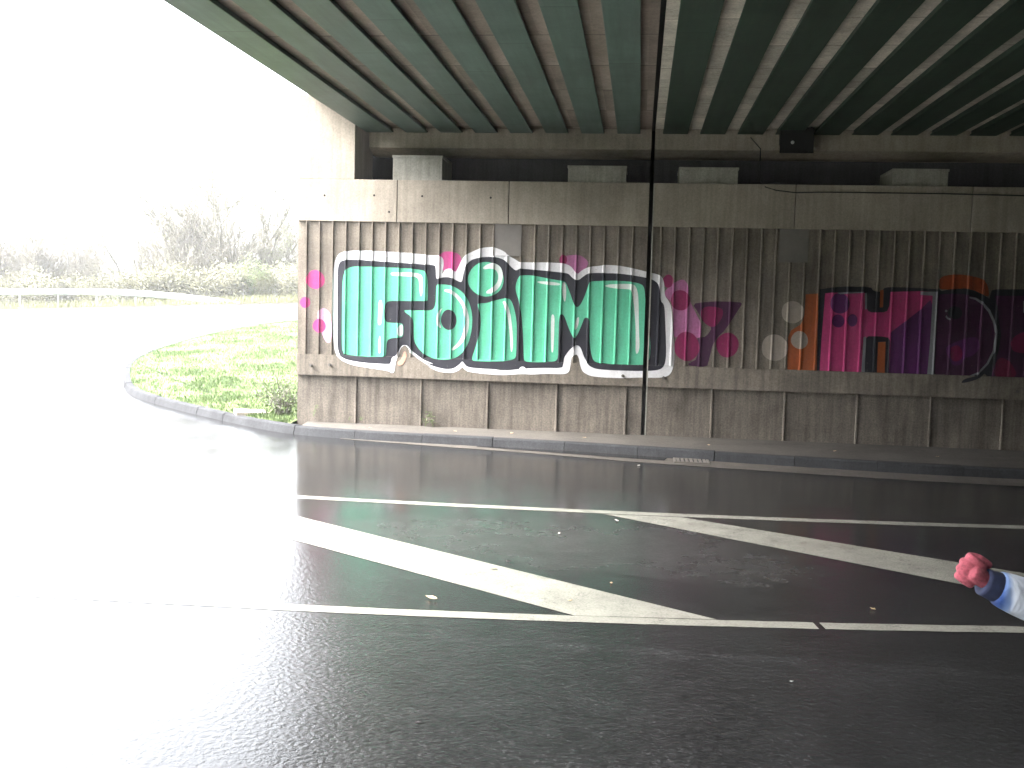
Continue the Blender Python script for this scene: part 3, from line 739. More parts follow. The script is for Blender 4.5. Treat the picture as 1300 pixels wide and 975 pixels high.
arc_o = [(812, 212), (870, 222), (930, 258), (990, 325), (1028, 410), (1052, 530), (1030, 680), (975, 790), (895, 872), (800, 905)]
arc_i = [(800, 893), (885, 858), (960, 780), (1012, 675), (1034, 530), (1012, 425), (975, 345), (915, 275), (865, 240), (815, 226)]
hdp('highlight', [conv('G', arc_o+arc_i)], 4, PGR, zc_=(RB+0.002, RTOP))
hdp('highlight', [conv('G', [(608, 385), (625, 405), (650, 415), (650, 398), (630, 390), (618, 370)]), ell('G', 615, 335, 11, 11, 14)], 4, PGR)
hdp('letter_outline', [chaikin(conv('G', [(735, 950), (760, 915), (870, 890), (930, 845), (1000, 760), (1020, 770), (940, 880), (860, 925), (780, 945)]))], 4.6, PB, zc_=(0.95, RTOP))
let3 = conv('G', [(1035, 205), (1278, 205), (1890, 212), (1890, 915), (1000, 915), (1015, 820), (1062, 680), (1085, 540), (1065, 400)])
hdp('letter', [let3], 2, PV, 'dark purple letter running out of frame')
hdp('letter_shade', [chaikin(conv('G', [(1150, 600), (1240, 520), (1400, 500), (1420, 640), (1280, 700), (1180, 680)]))], 3, PC)
hdp('letter_shade', [chaikin(conv('G', [(1000, 905), (1060, 720), (1160, 760), (1240, 905)]))], 3, paint('wine_spray', (0.16, 0.012, 0.05), 0.2))
hdp('highlight', [conv('G', [(1272, 250), (1300, 250), (1296, 350), (1274, 350)])], 4, PGR)

# ------------------------------------------------------------------ bridge decks
ZG, ZS, DY0, DY1 = 4.47, 4.54, -4.6, 15.19
def girder_bm(x0, x1):
    bm = bmesh.new()
    box(bm, x0, x1, DY0, DY1, ZG, ZG+0.022, 0.004)
    box(bm, x0+0.02, x1-0.03, DY0, DY1, ZG+0.022, ZS+0.05)
    return bm
def beam_bm(x0, x1):
    bm = bmesh.new()
    prof = [(DY1, ZG+0.0), (DY1, 4.265), (DY1-0.012, 4.262), (DY1-0.012, 4.245), (DY1+0.28, 4.17), (DY1+0.50, 4.17), (DY1+0.50, 4.9), (DY1, 4.9)]
    a = [bm.verts.new((x0, y, z)) for y, z in prof]; b_ = [bm.verts.new((x1, y, z)) for y, z in prof]
    for k in range(len(prof)):
        bm.faces.new((a[k], a[(k+1) % len(prof)], b_[(k+1) % len(prof)], b_[k]))
    bm.faces.new(a[::-1]); bm.faces.new(b_); bmesh.ops.recalc_face_normals(bm, faces=bm.faces)
    return bm
deckL = tag(empty('bridge_deck', (0, 0, 0)), 'bridge deck of daylit sage green girders left of the joint, ending at open sky', 'bridge', 'bridge decks overhead')
LK = [-0.08-0.523*k for k in range(8)]
for k in range(8):
    x1 = LK[k]; x0 = LK[k+1]+0.195 if k < 7 else -4.15
    link('girder', girder_bm(x0, x1), M_green_lit, deckL)
bm = bmesh.new(); box(bm, -3.9, 0.085, DY0, DY1, ZS, 4.93)
link('deck_slab', bm, M_strip, deckL)
bm = bmesh.new(); box(bm, -4.84, -3.9, DY0, DY1-0.1, 4.952, 5.2); link('cantilever_slab', bm, M_cap, deckL)
bm = bmesh.new(); box(bm, -4.98, -4.84, DY0, DY1-0.1, 5.06, 5.95); link('parapet', bm, M_cap, deckL)
bm = bmesh.new(); box(bm, -4.15, -4.12, DY0, DY1, ZG+0.022, 4.962); link('edge_web', bm, M_green_lit, deckL)
link('end_beam', beam_bm(-4.11, 0.085), M_cap, deckL)
deckR = tag(empty('bridge_deck', (0, 0, 0)), 'bridge deck of shaded green girders and pale concrete strips right of the joint', 'bridge', 'bridge decks overhead')
x = 0.245; k = 0
link('girder', girder_bm(0.245, 0.60), M_green_shade, deckR)
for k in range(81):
    a = 0.60+0.53*k+0.175; link('girder', girder_bm(a, a+0.355), M_green_shade, deckR)
bm = bmesh.new(); box(bm, 0.138, 44.0, DY0, DY1, ZS, 4.93); link('deck_slab', bm, M_strip2, deckR)
link('end_beam', beam_bm(0.138, 44.0), M_cap, deckR)
bm = bmesh.new(); box(bm, 43.8, 44.0, DY0, DY1, 4.94, 5.9); link('parapet', bm, M_cap, deckR)
bm = bmesh.new(); box(bm, 0.085, 0.138, DY0, 16.3, 4.62, 4.9); link('joint_seal', bm, M_seal, deckL)
# the far support behind the photographer: unseen, added to keep the underside dark
bm = bmesh.new(); box(bm, -5.06, 44, -6.5, -4.6, -0.2, 5.0)
t = link('opposite_abutment_wall', bm, M_base); tag(t, 'plain concrete abutment wall on the photographer\'s side of the road', 'wall')

# ------------------------------------------------------------------ floodlight, cable, grate
fx, fz = atY(1008, 181, 14.9)
t = tag(empty('floodlight', (fx, 14.95, fz)), 'small black floodlight box fixed under the dark girders above the wall', 'lamp')
def at_t(name, fn, mat, par, smooth=False):
    bm = bmesh.new(); fn(bm); return link(name, bm, mat, par, smooth)
def hous(bm):
    box(bm, -0.16, 0.22, -0.10, 0.16, -0.12, 0.20, 0.02)
    for k in range(5): box(bm, -0.13+0.07*k, -0.115+0.07*k, 0.16, 0.19, -0.08, 0.16)
at_t('housing', hous, M_black, t)
def bez(bm):
    box(bm, -0.20, 0.26, -0.14, -0.10, -0.155, -0.13, 0.004); box(bm, -0.20, 0.26, -0.12, -0.102, -0.13, 0.20, 0.004)
at_t('bezel', bez, M_black, t)
at_t('lens', lambda bm: tube(bm, [(-0.03, -0.125, -0.01), (-0.03, -0.14, -0.01), (-0.03, -0.15, -0.01)], [0.026, 0.024, 0.010], 12), M_glass, t, True)
at_t('bracket', lambda bm: box(bm, -0.19, -0.165, -0.02, 0.06, -0.02, 0.24), M_black, t)
at_t('bracket', lambda bm: box(bm, 0.225, 0.25, -0.02, 0.06, -0.02, 0.24), M_black, t)
cpts = []
for px, py in ((955, 171), (968, 186), (967, 205), (968, 228), (972, 237.5), (985, 241.5), (1009, 244.5), (1050, 244), (1100, 244.5), (1200, 246), (1300, 248.5)):
    X, z = atY(px, py, YF-0.03); cpts.append((X, YF-0.03 if py > 230 else 14.98, z))
lx = cpts[-1][0]; cpts += [(lx+k, YF-0.03, TOP+0.012) for k in range(1, 36)]
bm = bmesh.new(); tube(bm, cpts, 0.008, 6)
tag(link('power_cable', bm, M_black, smooth=True), 'black cable hanging from the beam and running along the top of the shaded wall', 'cable')

gx0, gy0 = atZ(858, 585.5); gx1, gy1 = atZ(897, 587)
t = tag(empty('drain_grate', ((gx0+gx1)/2, (gy0+gy1)/2, 0.012)), 'slotted gully grate in the gutter beside the kerb', 'drain')
hw = (gx1-gx0)/2; hd_ = 0.15
def fr(bm):
    box(bm, -hw-0.03, hw+0.03, -hd_-0.03, -hd_, -0.01, 0.008); box(bm, -hw-0.03, hw+0.03, hd_, hd_+0.03, -0.01, 0.008)
    box(bm, -hw-0.03, -hw, -hd_, hd_, -0.01, 0.008); box(bm, hw, hw+0.03, -hd_, hd_, -0.01, 0.008)
at_t('frame', fr, M_iron, t)
at_t('pit', lambda bm: box(bm, -hw, hw, -hd_, hd_, -0.01, -0.004), M_seal, t)
nb = 7
for k in range(nb):
    xk = -hw+hw*2*(k+0.5)/nb
    def bar(bm):
        box(bm, xk-hw/nb*0.62, xk+hw/nb*0.62, -hd_, hd_, -0.003, 0.008, 0.002)
    at_t('bar', bar, M_iron, t)

# ------------------------------------------------------------------ guard rail
t = empty('guard_rail', (-30, 47, 0)); o0 = Vector(t.location)
tag(t, 'pale steel guard rail on posts beside the far road, sloping into the grass', 'guard rail')
GY = 47.0
rp = []
for px, py in ((0, 371), (60, 370.2), (120, 370.6), (165, 372), (205, 374.8), (235, 377.8), (262, 380.8), (285, 384), (305, 388)):
    rp.append(atY(px, py, GY))
rp = [(rp[0][0]-16, rp[0][1]-0.35), (rp[0][0]-8, rp[0][1]-0.12)] + rp
sm = chaikin_open(rp, 2)
prof = [(0.0, 0.155), (-0.05, 0.125), (-0.075, 0.085), (-0.05, 0.045), (-0.005, 0.0), (-0.05, -0.045), (-0.075, -0.085), (-0.05, -0.125), (0.0, -0.155)]
bm = bmesh.new(); pr = None
for x, z in sm:
    q = [bm.verts.new((x-o0.x, GY+dy-o0.y, z+dz)) for dy, dz in prof] + [bm.verts.new((x-o0.x, GY+dy+0.012-o0.y, z+dz)) for dy, dz in prof[::-1]]
    if pr:
        n = len(q)
        for k in range(n): bm.faces.new((pr[k], pr[(k+1) % n], q[(k+1) % n], q[k]))
    pr = q
bmesh.ops.recalc_face_normals(bm, faces=bm.faces)
link('rail_beam', bm, M_steel, t, True)
x = sm[0][0]+1.0
while x < -24.0:
    z = None
    for (xa_, za), (xb_, zb_) in zip(sm, sm[1:]):
        if xa_ <= x <= xb_: z = za+(zb_-za)*(x-xa_)/(xb_-xa_)
    if z:
        bm = bmesh.new(); g = H(x, GY)-0.3; X = x-o0.x
        box(bm, X-0.03, X+0.03, GY+0.03-o0.y, GY+0.09-o0.y, g, z+0.08, 0.008); link('post', bm, M_steel, t)
    x += 2.0

# ------------------------------------------------------------------ trees and shrubs
M_bark = plain('grey_bark', (0.115, 0.107, 0.088), 0.9, 0, 0.3, 6)
M_twig = plain('twig_bark', (0.135, 0.123, 0.094), 0.9, 0, 0.25, 6)
M_bud = foliage('spring_buds', (0.09, 0.09, 0.045), (0.15, 0.14, 0.08))
M_leaf = foliage('young_leaves', (0.07, 0.10, 0.03), (0.13, 0.155, 0.05))
M_yel = foliage('yellow_blossom', (0.085, 0.085, 0.045), (0.155, 0.145, 0.08))
def bare_tree(name, height, stems, spread, budn, budmat, seed):
    rnd = random.Random(seed); t = empty(name)
    tr, tw = bmesh.new(), bmesh.new(); tips = []
    def grow(bm, p, d, L, r, lev):
        n = 4 if lev < 2 else 3; pts = [p.copy()]; rad = [r]; q = p.copy(); dd = d.copy()
        for k in range(n):
            dd = (dd+Vector((rnd.uniform(-1, 1), rnd.uniform(-1, 1), rnd.uniform(-0.5, 0.8)))*0.16).normalized()
            q = q+dd*(L/n); pts.append(q.copy()); rad.append(r*(1-0.45*(k+1)/n))
        tube(bm if lev < 2 else tw, pts, rad, 5 if lev < 2 else 3, cap=False)
        if lev >= 2: tips.extend(pts[1:])
        if lev < 4:
            for k in range((4, 5, 4, 3)[lev]):
                i = rnd.randint(1, n); a = pts[i]
                nd = (dd*0.7+Vector((rnd.uniform(-1, 1), rnd.uniform(-1, 1), rnd.uniform(-0.1, 0.9)))*spread).normalized()
                grow(bm, a, nd, L*rnd.uniform(0.5, 0.72), max(rad[i]*0.62, 0.011), lev+1)
    for s in range(stems):
        a = rnd.uniform(0, 6.28); d = Vector((math.cos(a)*0.3, math.sin(a)*0.3, 1)).normalized() if stems > 1 else Vector((0, 0, 1))
        grow(tr, Vector((math.cos(a)*0.15*(stems > 1), math.sin(a)*0.15*(stems > 1), -0.3)), d, height*0.5, 0.085 if stems > 1 else 0.13, 0)
    link('trunk', tr, M_bark, t, True)
    cr = link('crown', tw, M_twig, t)
    V, Fc = [], []
    for k in range(budn):
        p = rnd.choice(tips)+Vector((rnd.gauss(0, .06), rnd.gauss(0, .06), rnd.gauss(0, .06))); s = rnd.uniform(0.012, 0.03)
        a = Vector((rnd.uniform(-1, 1), rnd.uniform(-1, 1), rnd.uniform(-1, 1))).normalized()*s; b_ = a.orthogonal().normalized()*s; i = len(V)
        V += [p-a, p+b_*0.7, p+a, p-b_*0.7]; Fc.append((i, i+1, i+2, i+3))
    if V: from_data('foliage', V, Fc, budmat, t)
    return t
def shrub(name, h, w, n, mat, seed, lf=1.0):
    rnd = random.Random(seed); t = empty(name); bm = bmesh.new(); ends = []
    for s in range(11):
        a = rnd.uniform(0, 6.28); r = w*rnd.uniform(0.2, 0.9); p = Vector((0, 0, -0.2)); pts = [p]
        e = Vector((math.cos(a)*r, math.sin(a)*r, h*rnd.uniform(0.55, 1.0)))
        for k in range(1, 5): pts.append(e*(k/4)+Vector((rnd.gauss(0, .06), rnd.gauss(0, .06), 0.12*math.sin(k/4*3))))
        tube(bm, pts, [0.02, 0.016, 0.012, 0.009, 0.005], 4, cap=False); ends += pts[1:]
        for k in range(4):
            b_ = rnd.choice(pts[1:]); c = b_+Vector((rnd.gauss(0, .3), rnd.gauss(0, .3), rnd.uniform(0.05, 0.5))); tube(bm, [b_, c], [0.008, 0.004], 3, cap=False); ends += [c, (b_+c)/2]
    link('stem', bm, M_bark, t)
    V, Fc = [], []
    for k in range(n):
        p = rnd.choice(ends)+Vector((rnd.gauss(0, .14), rnd.gauss(0, .14), rnd.gauss(0, .13))); s = rnd.uniform(0.025, 0.06)*lf
        a = Vector((rnd.uniform(-1, 1), rnd.uniform(-1, 1), rnd.uniform(-1, 1))).normalized()*s; b_ = a.orthogonal().normalized()*s; i = len(V)
        V += [p-a, p+b_*0.6, p+a, p-b_*0.6]; Fc.append((i, i+1, i+2, i+3))
    from_data('foliage', V, Fc, mat, t)
    return t
def copy_tree(o, parent=None):
    c = o.copy(); COL.objects.link(c)
    if parent: c.parent = parent
    for ch in list(o.children): copy_tree(ch, c)
    return c
kinds = [(bare_tree('bare_tree', 4.6, 4, 0.75, 2600, M_bud, 1), 'grey many stemmed bare tree with fine twigs beyond the guard rail'),
         (bare_tree('bare_tree', 5.0, 1, 0.9, 1500, M_bud, 2), 'single trunked bare tree with forked open crown beyond the guard rail'),
         (bare_tree('bare_tree', 4.2, 5, 0.9, 3800, M_yel, 3), 'scrubby tree hazed with yellowish buds beyond the guard rail'),
         (bare_tree('bare_tree', 4.4, 3, 0.8, 2200, M_leaf, 4), 'thin tree just coming into green leaf beyond the guard rail')]
ys_kinds = [(shrub('roadside_shrub', 1.7, 1.1, 2600, M_yel, 11), 'low pale yellow blossoming shrub in the scrub behind the guard rail'),
            (shrub('roadside_shrub', 1.9, 1.2, 3000, M_leaf, 12), 'fresh green leafy shrub at the scrub edge near the wall end'),
            (shrub('roadside_shrub', 1.5, 1.2, 1500, M_bud, 13), 'brownish twiggy shrub with few buds in the scrub')]
used = set()
def place(kind_list, k, x, y, s, rz, cat, group):
    proto, lab = kind_list[k]; key = id(kind_list)*10+k
    o = proto if key not in used else copy_tree(proto); used.add(key)
    o.location = (x, y, H(x, y)-0.07); o.scale = (s, s, s*random.uniform(0.9, 1.1)); o.rotation_euler = (0, 0, rz)
    tag(o, lab, cat, group)
rnd = random.Random(5)
def px_x(px, Y): return atY(px, 380, Y)[0]
spec = []
px = -120
while px < 430:
    hs = 0.86+0.10*math.sin(px*0.03) + (0.34 if 230 < px < 380 else 0.12 if 150 < px <= 230 else 0.08 if px < 60 else -0.05)
    k = rnd.choice([0, 0, 1, 2]) if px < 230 else rnd.choice([0, 0, 1, 0, 3])
    spec.append((k, px+rnd.uniform(-8, 8), rnd.uniform(54, 63), hs*rnd.uniform(0.85, 1.15)*1.22))
    px += 12
for k, px, Y, s in spec:
    place(kinds, k, px_x(px, Y), Y, s, rnd.uniform(0, 6.28), 'tree', 'trees beyond the guard rail')
px = -110
while px < 400:
    k = 1 if 318 < px < 340 else (0 if rnd.random() < 0.45 else 2)
    if 95 < px < 120: k = 0
    place(ys_kinds, k, px_x(px, 53), rnd.uniform(51.5, 54), rnd.uniform(0.85, 1.3)*(1.0 if k != 1 else 1.1), rnd.uniform(0, 6.28), 'shrub', 'shrubs behind the guard rail')
    px += 13
# undergrowth: one tangled mass of twigs and dead leaves
V, Fc = [], []
for _ in range(15000):
    x = rnd.uniform(-52, -10); y = rnd.uniform(52, 66); z = H(x, y)+abs(rnd.gauss(0, 0.75)); s = rnd.uniform(0.03, 0.09)
    a = Vector((rnd.uniform(-1, 1), rnd.uniform(-1, 1), rnd.uniform(-1, 1.4))).normalized(); b_ = a.orthogonal().normalized(); i = len(V); p = Vector((x, y, z))
    if rnd.random() < 0.5: a = a*s*7; b_ = b_*0.007
    else: a = a*s; b_ = b_*s*0.6
    V += [p-a, p+b_, p+a, p-b_]; Fc.append((i, i+1, i+2, i+3))
tag(from_data('undergrowth', V, Fc, foliage('dead_undergrowth', (0.075, 0.07, 0.042), (0.15, 0.135, 0.08))), 'tangled brown undergrowth below the bare trees', 'undergrowth', kind='stuff')

# added unseen slope on the left, blocks low sky to darken the underside
bm = bmesh.new(); rows = []
M_blocker = plain('dark_blocker_slope', (0.045, 0.055, 0.025), 0.95, 0, 0.5, 1.2)
for j in range(61):
    y = -60+75*j/60.0; row = []
    fade = min(1, max(0, (15-y)/7.0)); fade = fade*fade*(3-2*fade)
    for i in range(31):
        u = i/30.0; x = -17-26*u
        hgt = 12.5*fade*math.sin(min(1, u*1.9)*math.pi/2)+fade*(0.9*mnoise.noise(Vector((x*0.35, y*0.35, 0)))+0.7*mnoise.noise(Vector((x*1.1, y*1.1, 4))))*min(1, u*5)
        row.append(bm.verts.new((x, y, H(x, y)-0.1+hgt)))
    rows.append(row)
for a, b_ in zip(rows, rows[1:]):
    for i in range(30): bm.faces.new((a[i], a[i+1], b_[i+1], b_[i]))
bmesh.ops.recalc_face_normals(bm, faces=bm.faces)
tag(link('light_blocker_hill', bm, M_blocker, smooth=True), kind='structure')

# ------------------------------------------------------------------ weeds, stone, litter
M_weed = foliage('weed_green', (0.06, 0.10, 0.03), (0.13, 0.17, 0.06))
def weed(px, py, h, n, label, Y=YB-0.05, seed=1, w=0.1):
    r_ = random.Random(seed); X, z = atY(px, py, Y); t = empty('weed', (X, Y, z)); tag(t, label, 'weed', None)
    bm = bmesh.new(); V, Fc = [], []
    for s in range(n):
        x0 = (s-(n-1)/2)*w*0.6; pts = [Vector((x0, 0, -0.01))]
        for k in range(1, 5): pts.append(Vector((x0+r_.gauss(0, .012)+k*0.01*(-1)**s, -0.02+r_.gauss(0, .008), h*r_.uniform(.85, 1)*k/4)))
        tube(bm, pts, [0.006, 0.005, 0.004, 0.003, 0.002], 5)
        for p in pts[1:]:
            for q in range(4):
                a = r_.uniform(0, 6.28); d = Vector((math.cos(a), math.sin(a)*0.5-0.2, r_.uniform(-.1, .5))).normalized(); L = h*r_.uniform(.18, .32); sd = d.cross(Vector((0, 0, 1))).normalized()*L*0.28; i = len(V)
                V += [p, p+d*L*.5+sd, p+d*L-Vector((0, 0, L*.2)), p+d*L*.5-sd]; Fc.append((i, i+1, i+2, i+3))
    link('stem', bm, M_weed, t); from_data('leaf', V, Fc, M_weed, t)
weed(545, 541, 0.23, 2, 'two stemmed green weed growing at the wall foot right of the second panel', seed=3, w=0.2)
weed(398, 527.5, 0.17, 1, 'pale weed at the wall foot near the open end', seed=4)
weed(459, 533, 0.055, 2, 'tiny weed in the corner beside the first wall rib', seed=5, w=0.05)
weed(443, 532.5, 0.05, 1, 'tiny tuft at the wall foot left of the first wall rib', seed=6, w=0.05)
# leafy clump at the corner of the island
t = shrub('grass_clump', 0.16, 0.3, 1500, M_weed, 21, 0.35)
gxx, gyy = atZ(352, 528, 0.14); t.location = (gxx, gyy+0.25, 0.14); tag(t, 'dark green leafy clump where the grass island meets the wall', 'plant')
sx_, sy_ = atZ(318, 519, 0.2)
bm = bmesh.new(); box(bm, -0.24, 0.24, -0.2, 0.2, -0.06, 0.025, 0.012)
o = link('stone_slab', bm, M_cap); o.location = (sx_, sy_, isl_z(sx_, sy_)+0.02); o.rotation_euler = (0.04, 0.03, 0.5); tag(o, 'flat pale stone slab lying in the grass near the kerb', 'stone')

M_dleaf = foliage('fallen_leaf_brown', (0.30, 0.19, 0.10), (0.42, 0.30, 0.18)); M_scrap = plain('dark_scrap', (0.02, 0.015, 0.015), 0.8)
M_pale = plain('pale_scrap', (0.5, 0.47, 0.42), 0.8)
def litter(px, py, s, mat, name, label, cat, seed, group=None, z0=0.007):
    r_ = random.Random(seed); X, Y = atZ(px, py, z0); bm = bmesh.new(); n = 9; c = bm.verts.new((0, 0, s*0.22)); ring = []
    for k in range(n):
        a = 6.283*k/n; rr = s*(0.55 if k % 2 else 1.0)*r_.uniform(.7, 1.1); ring.append(bm.verts.new((rr*math.cos(a), rr*math.sin(a)*0.6, s*r_.uniform(0.03, 0.3))))
    for k in range(n): bm.faces.new((c, ring[k], ring[(k+1) % n]))
    o = link(name, bm, mat); o.location = (X, Y, z0); o.rotation_euler = (0, 0, r_.uniform(0, 6.28)); tag(o, label, cat, group)
    md = o.modifiers.new('thick', 'SOLIDIFY'); md.thickness = 0.002
litter(626, 722, 0.045, M_dleaf, 'fallen_leaf', 'brown curled leaf on the nearer wide white stripe', 'leaf', 1, 'leaves and scraps on the road')
litter(549, 760, 0.05, M_dleaf, 'fallen_leaf', 'tan leaf on wet asphalt left of the wide stripe', 'leaf', 2, 'leaves and scraps on the road')
litter(646, 713, 0.03, M_scrap, 'fallen_leaf', 'small dark leaf beside the upper edge of the nearer stripe', 'leaf', 3, 'leaves and scraps on the road')
litter(776, 740, 0.022, M_dleaf, 'fallen_leaf', 'small tan leaf between the two stripes', 'leaf', 4, 'leaves and scraps on the road')
litter(783, 661, 0.035, M_pale, 'paper_scrap', 'white scrap beside the start of the further stripe', 'scrap', 5, 'leaves and scraps on the road')
litter(710, 677, 0.02, M_pale, 'paper_scrap', 'tiny pale scrap on the grey dry patch', 'scrap', 6, 'leaves and scraps on the road')
litter(724, 762, 0.02, M_dleaf, 'fallen_leaf', 'tiny brown leaf on the lower half of the nearer stripe', 'leaf', 7, 'leaves and scraps on the road')
litter(1108, 773, 0.025, M_dleaf, 'fallen_leaf', 'small tan leaf above the near edge line at right', 'leaf', 8, 'leaves and scraps on the road')
litter(809, 575, 0.03, M_pale, 'paper_scrap', 'pale scrap lying in the puddle by the kerb', 'scrap', 9, 'leaves and scraps on the road')
litter(811, 591, 0.035, M_pale, 'paper_scrap', 'pale scrap on the asphalt below the gutter', 'scrap', 10, 'leaves and scraps on the road')
for k, (px, py, lab) in enumerate(((470, 543, 'brown leaf on the pavement beside the first wall rib'), (578, 547.5, 'brown leaf on the pavement right of the two stemmed weed'),
        (650, 550, 'brown leaf on the pavement under the letter i'), (742, 555.5, 'brown leaf on the pavement under the letter M'), (900, 565, 'brown leaf on the pavement above the gully grate'),
        (1060, 573, 'brown leaf on the pavement under the letter H'), (1190, 580, 'brown leaf on the pavement under the letter D'))):
    litter(px, py, 0.03+0.008*(k % 3), M_dleaf, 'fallen_leaf', lab, 'leaf', 30+k, 'leaves along the wall foot', KH+0.006)
litter(531, 917, 0.018, M_scrap, 'paper_scrap', 'dark square scrap on the near wet asphalt', 'scrap', 11, 'leaves and scraps on the road')
litter(1005, 865, 0.012, M_pale, 'paper_scrap', 'tiny white scrap on the dark near asphalt', 'scrap', 12, 'leaves and scraps on the road')

# ------------------------------------------------------------------ passer-by at the right edge
def skin_mesh(name, chains, mat, parent, levels=2, root=0):
    # chains: list of [(pos, radius), ...]; first point of a later chain may reuse an existing joint position
    me = bpy.data.meshes.new(name); V, E, Rr, idx = [], [], [], {}
    for ch in chains:
        prev = None
        for p, r in ch:
            key = tuple(round(c, 4) for c in p)
            if key not in idx: idx[key] = len(V); V.append(p); Rr.append(r if isinstance(r, tuple) else (r, r))
            i = idx[key]
            if prev is not None and prev != i: E.append((prev, i))
            prev = i
    me.from_pydata(V, E, []); o = bpy.data.objects.new(name, me); COL.objects.link(o)
    sk = o.modifiers.new('skin', 'SKIN'); sk.use_smooth_shade = True
    if not me.skin_vertices: me.skin_vertices.new()
    for i, r in enumerate(Rr): me.skin_vertices[0].data[i].radius = r; me.skin_vertices[0].data[i].use_root = (i == root)
    ss = o.modifiers.new('sub', 'SUBSURF'); ss.levels = levels; ss.render_levels = levels
    dg = bpy.context.evaluated_depsgraph_get(); me2 = bpy.data.meshes.new_from_object(o.evaluated_get(dg))
    o.modifiers.clear(); o.data = me2; me2.materials.clear(); me2.materials.append(mat)
    me2.polygons.foreach_set('use_smooth', [True]*len(me2.polygons))
    if parent: o.parent = parent
    return o
M_skin = plain('skin', (0.45, 0.26, 0.19), 0.5, 0, 0.1)
M_glove = plain('red_glove_knit', (0.36, 0.075, 0.105), 0.9, 0, 0.45, 70)
_nt = M_glove.node_tree; bump(_nt, _nt.nodes['Principled BSDF'], noise(_nt, coords(_nt, (1, 1, 2.5)), 130, 2, 0.6), 0.8, 0.006)
M_navy = plain('navy_cloth', (0.02, 0.028, 0.075), 0.8, 0, 0.3, 40)
M_trous = plain('dark_trousers', (0.02, 0.022, 0.03), 0.8, 0, 0.3, 30)
M_shoe = plain('grey_shoe', (0.12, 0.12, 0.13), 0.6); M_hair = plain('brown_hair', (0.05, 0.03, 0.018), 0.6, 0, 0.5, 40)
def jacket_mat():
    m, nt, b = new_mat('blue_white_jacket'); tc = coords(nt); sx = N(nt, 'ShaderNodeSeparateXYZ'); nt.links.new(tc, sx.inputs[0])
    w = math2(nt, 'ADD', sx.outputs['X'], math2(nt, 'MULTIPLY', noise(nt, tc, 18, 3), 0.02))
    c = ramp(nt, w, [(0.0, (0.022, 0.035, 0.11)), (0.022, (0.05, 0.12, 0.40)), (0.045, (0.25, 0.36, 0.62)), (0.06, (0.60, 0.66, 0.76)), (1.0, (0.70, 0.73, 0.78))])
    m.node_tree.nodes[c.node.name].color_ramp.interpolation = 'LINEAR'
    nt.links.new(c, b.inputs['Base Color']); b.inputs['Roughness'].default_value = 0.7
    bump(nt, b, noise(nt, coords(nt, (2.2, 1, 1)), 6, 2, 0.5, 0.8), 0.5, 0.03)
    return m
M_jack = jacket_mat()
PY = 3.5
hx, hz = atY(1232, 731, PY)                 # the fist
wx, wz = atY(1262, 744, PY); ex, ez = atY(1362, 786, PY+0.03)
per = empty('person', (wx, 3.75, 0)); oo = Vector(per.location)
tag(per, 'person in blue and white jacket with red gloves stepping in from the right edge', 'person')
def q(x, y, z): return (x-oo.x, y-oo.y, z-oo.z)
TX = ex+0.27                                # torso axis
hip = q(TX+0.02, 3.75, 0.86); waist = q(TX, 3.75, 1.0); chest = q(TX-0.01, 3.75, 1.2); neck0 = q(TX-0.02, 3.75, 1.36); neck1 = q(TX-0.03, 3.75, 1.43); head = q(TX-0.05, 3.75, 1.50); crown_ = q(TX-0.05, 3.75, 1.575)
shN = q(TX-0.01, 3.59, 1.31); shF = q(TX, 3.91, 1.31); elN = q(ex, PY+0.03, ez); wrN = q(wx, PY, wz); haN = q(hx+0.03, PY, hz-0.002)
elF = q(TX+0.16, 3.99, 1.08); wrF = q(TX+0.05, 4.0, 0.90); haF = q(TX-0.02, 3.98, 0.84)
hpN = q(TX+0.02, 3.66, 0.82); hpF = q(TX+0.02, 3.84, 0.82); knN = q(TX+0.06, 3.66, 0.46); knF = q(TX-0.08, 3.84, 0.47); anN = q(TX+0.22, 3.66, 0.10); anF = q(TX-0.10, 3.84, 0.09)
skin_mesh('body', [[(hip, (.11, .12)), (waist, (.10, .11)), (chest, (.11, .13)), (neck0, .055), (neck1, .05), (head, (.085, .075)), (crown_, (.06, .055))],
    [(chest, (.11, .13)), (shN, .05), (elN, .036), (wrN, .026), (haN, (.03, .02))], [(chest, (.11, .13)), (shF, .05), (elF, .036), (wrF, .026), (haF, (.03, .02))],
    [(hip, (.11, .12)), (hpN, .085), (knN, .052), (anN, .035)], [(hip, (.11, .12)), (hpF, .085), (knF, .052), (anF, .035)]], M_skin, per)
def mid(a, b_, t): return tuple(a[i]+(b_[i]-a[i])*t for i in range(3))
cuffN = mid(wrN, elN, 0.10)
skin_mesh('jacket', [[(q(TX+0.02, 3.75, 0.66), (.15, .17)), (q(TX+0.02, 3.75, 0.80), (.145, .165)), (waist, (.125, .145)), (chest, (.13, .155)), (q(TX-0.02, 3.75, 1.37), .075)],
    [(chest, (.13, .155)), (shN, .075), (mid(shN, elN, .5), .074), (elN, .078), (mid(elN, wrN, .4), .076), (mid(elN, wrN, .75), .070), (mid(elN, wrN, .93), .064), (mid(elN, wrN, 1.02), .052)],
    [(chest, (.13, .155)), (shF, .075), (elF, .058), (mid(elF, wrF, .9), .042)]], M_jack, per)
bm = bmesh.new(); tube(bm, [mid(elN, wrN, t_) for t_ in (.93, .94, .98, 1.04, 1.10, 1.14, 1.15)], [.044, .050, .051, .049, .047, .046, .034], 24)
link('cuff', bm, M_navy, per, True)
skin_mesh('trousers', [[(q(TX+0.02, 3.75, 0.97), (.115, .13)), (hip, (.13, .145)), (hpN, .10), (knN, .068), (mid(knN, anN, .95), .055)], [(hip, (.13, .145)), (hpF, .10), (knF, .068), (mid(knF, anF, .95), .055)]], M_trous, per, root=1)
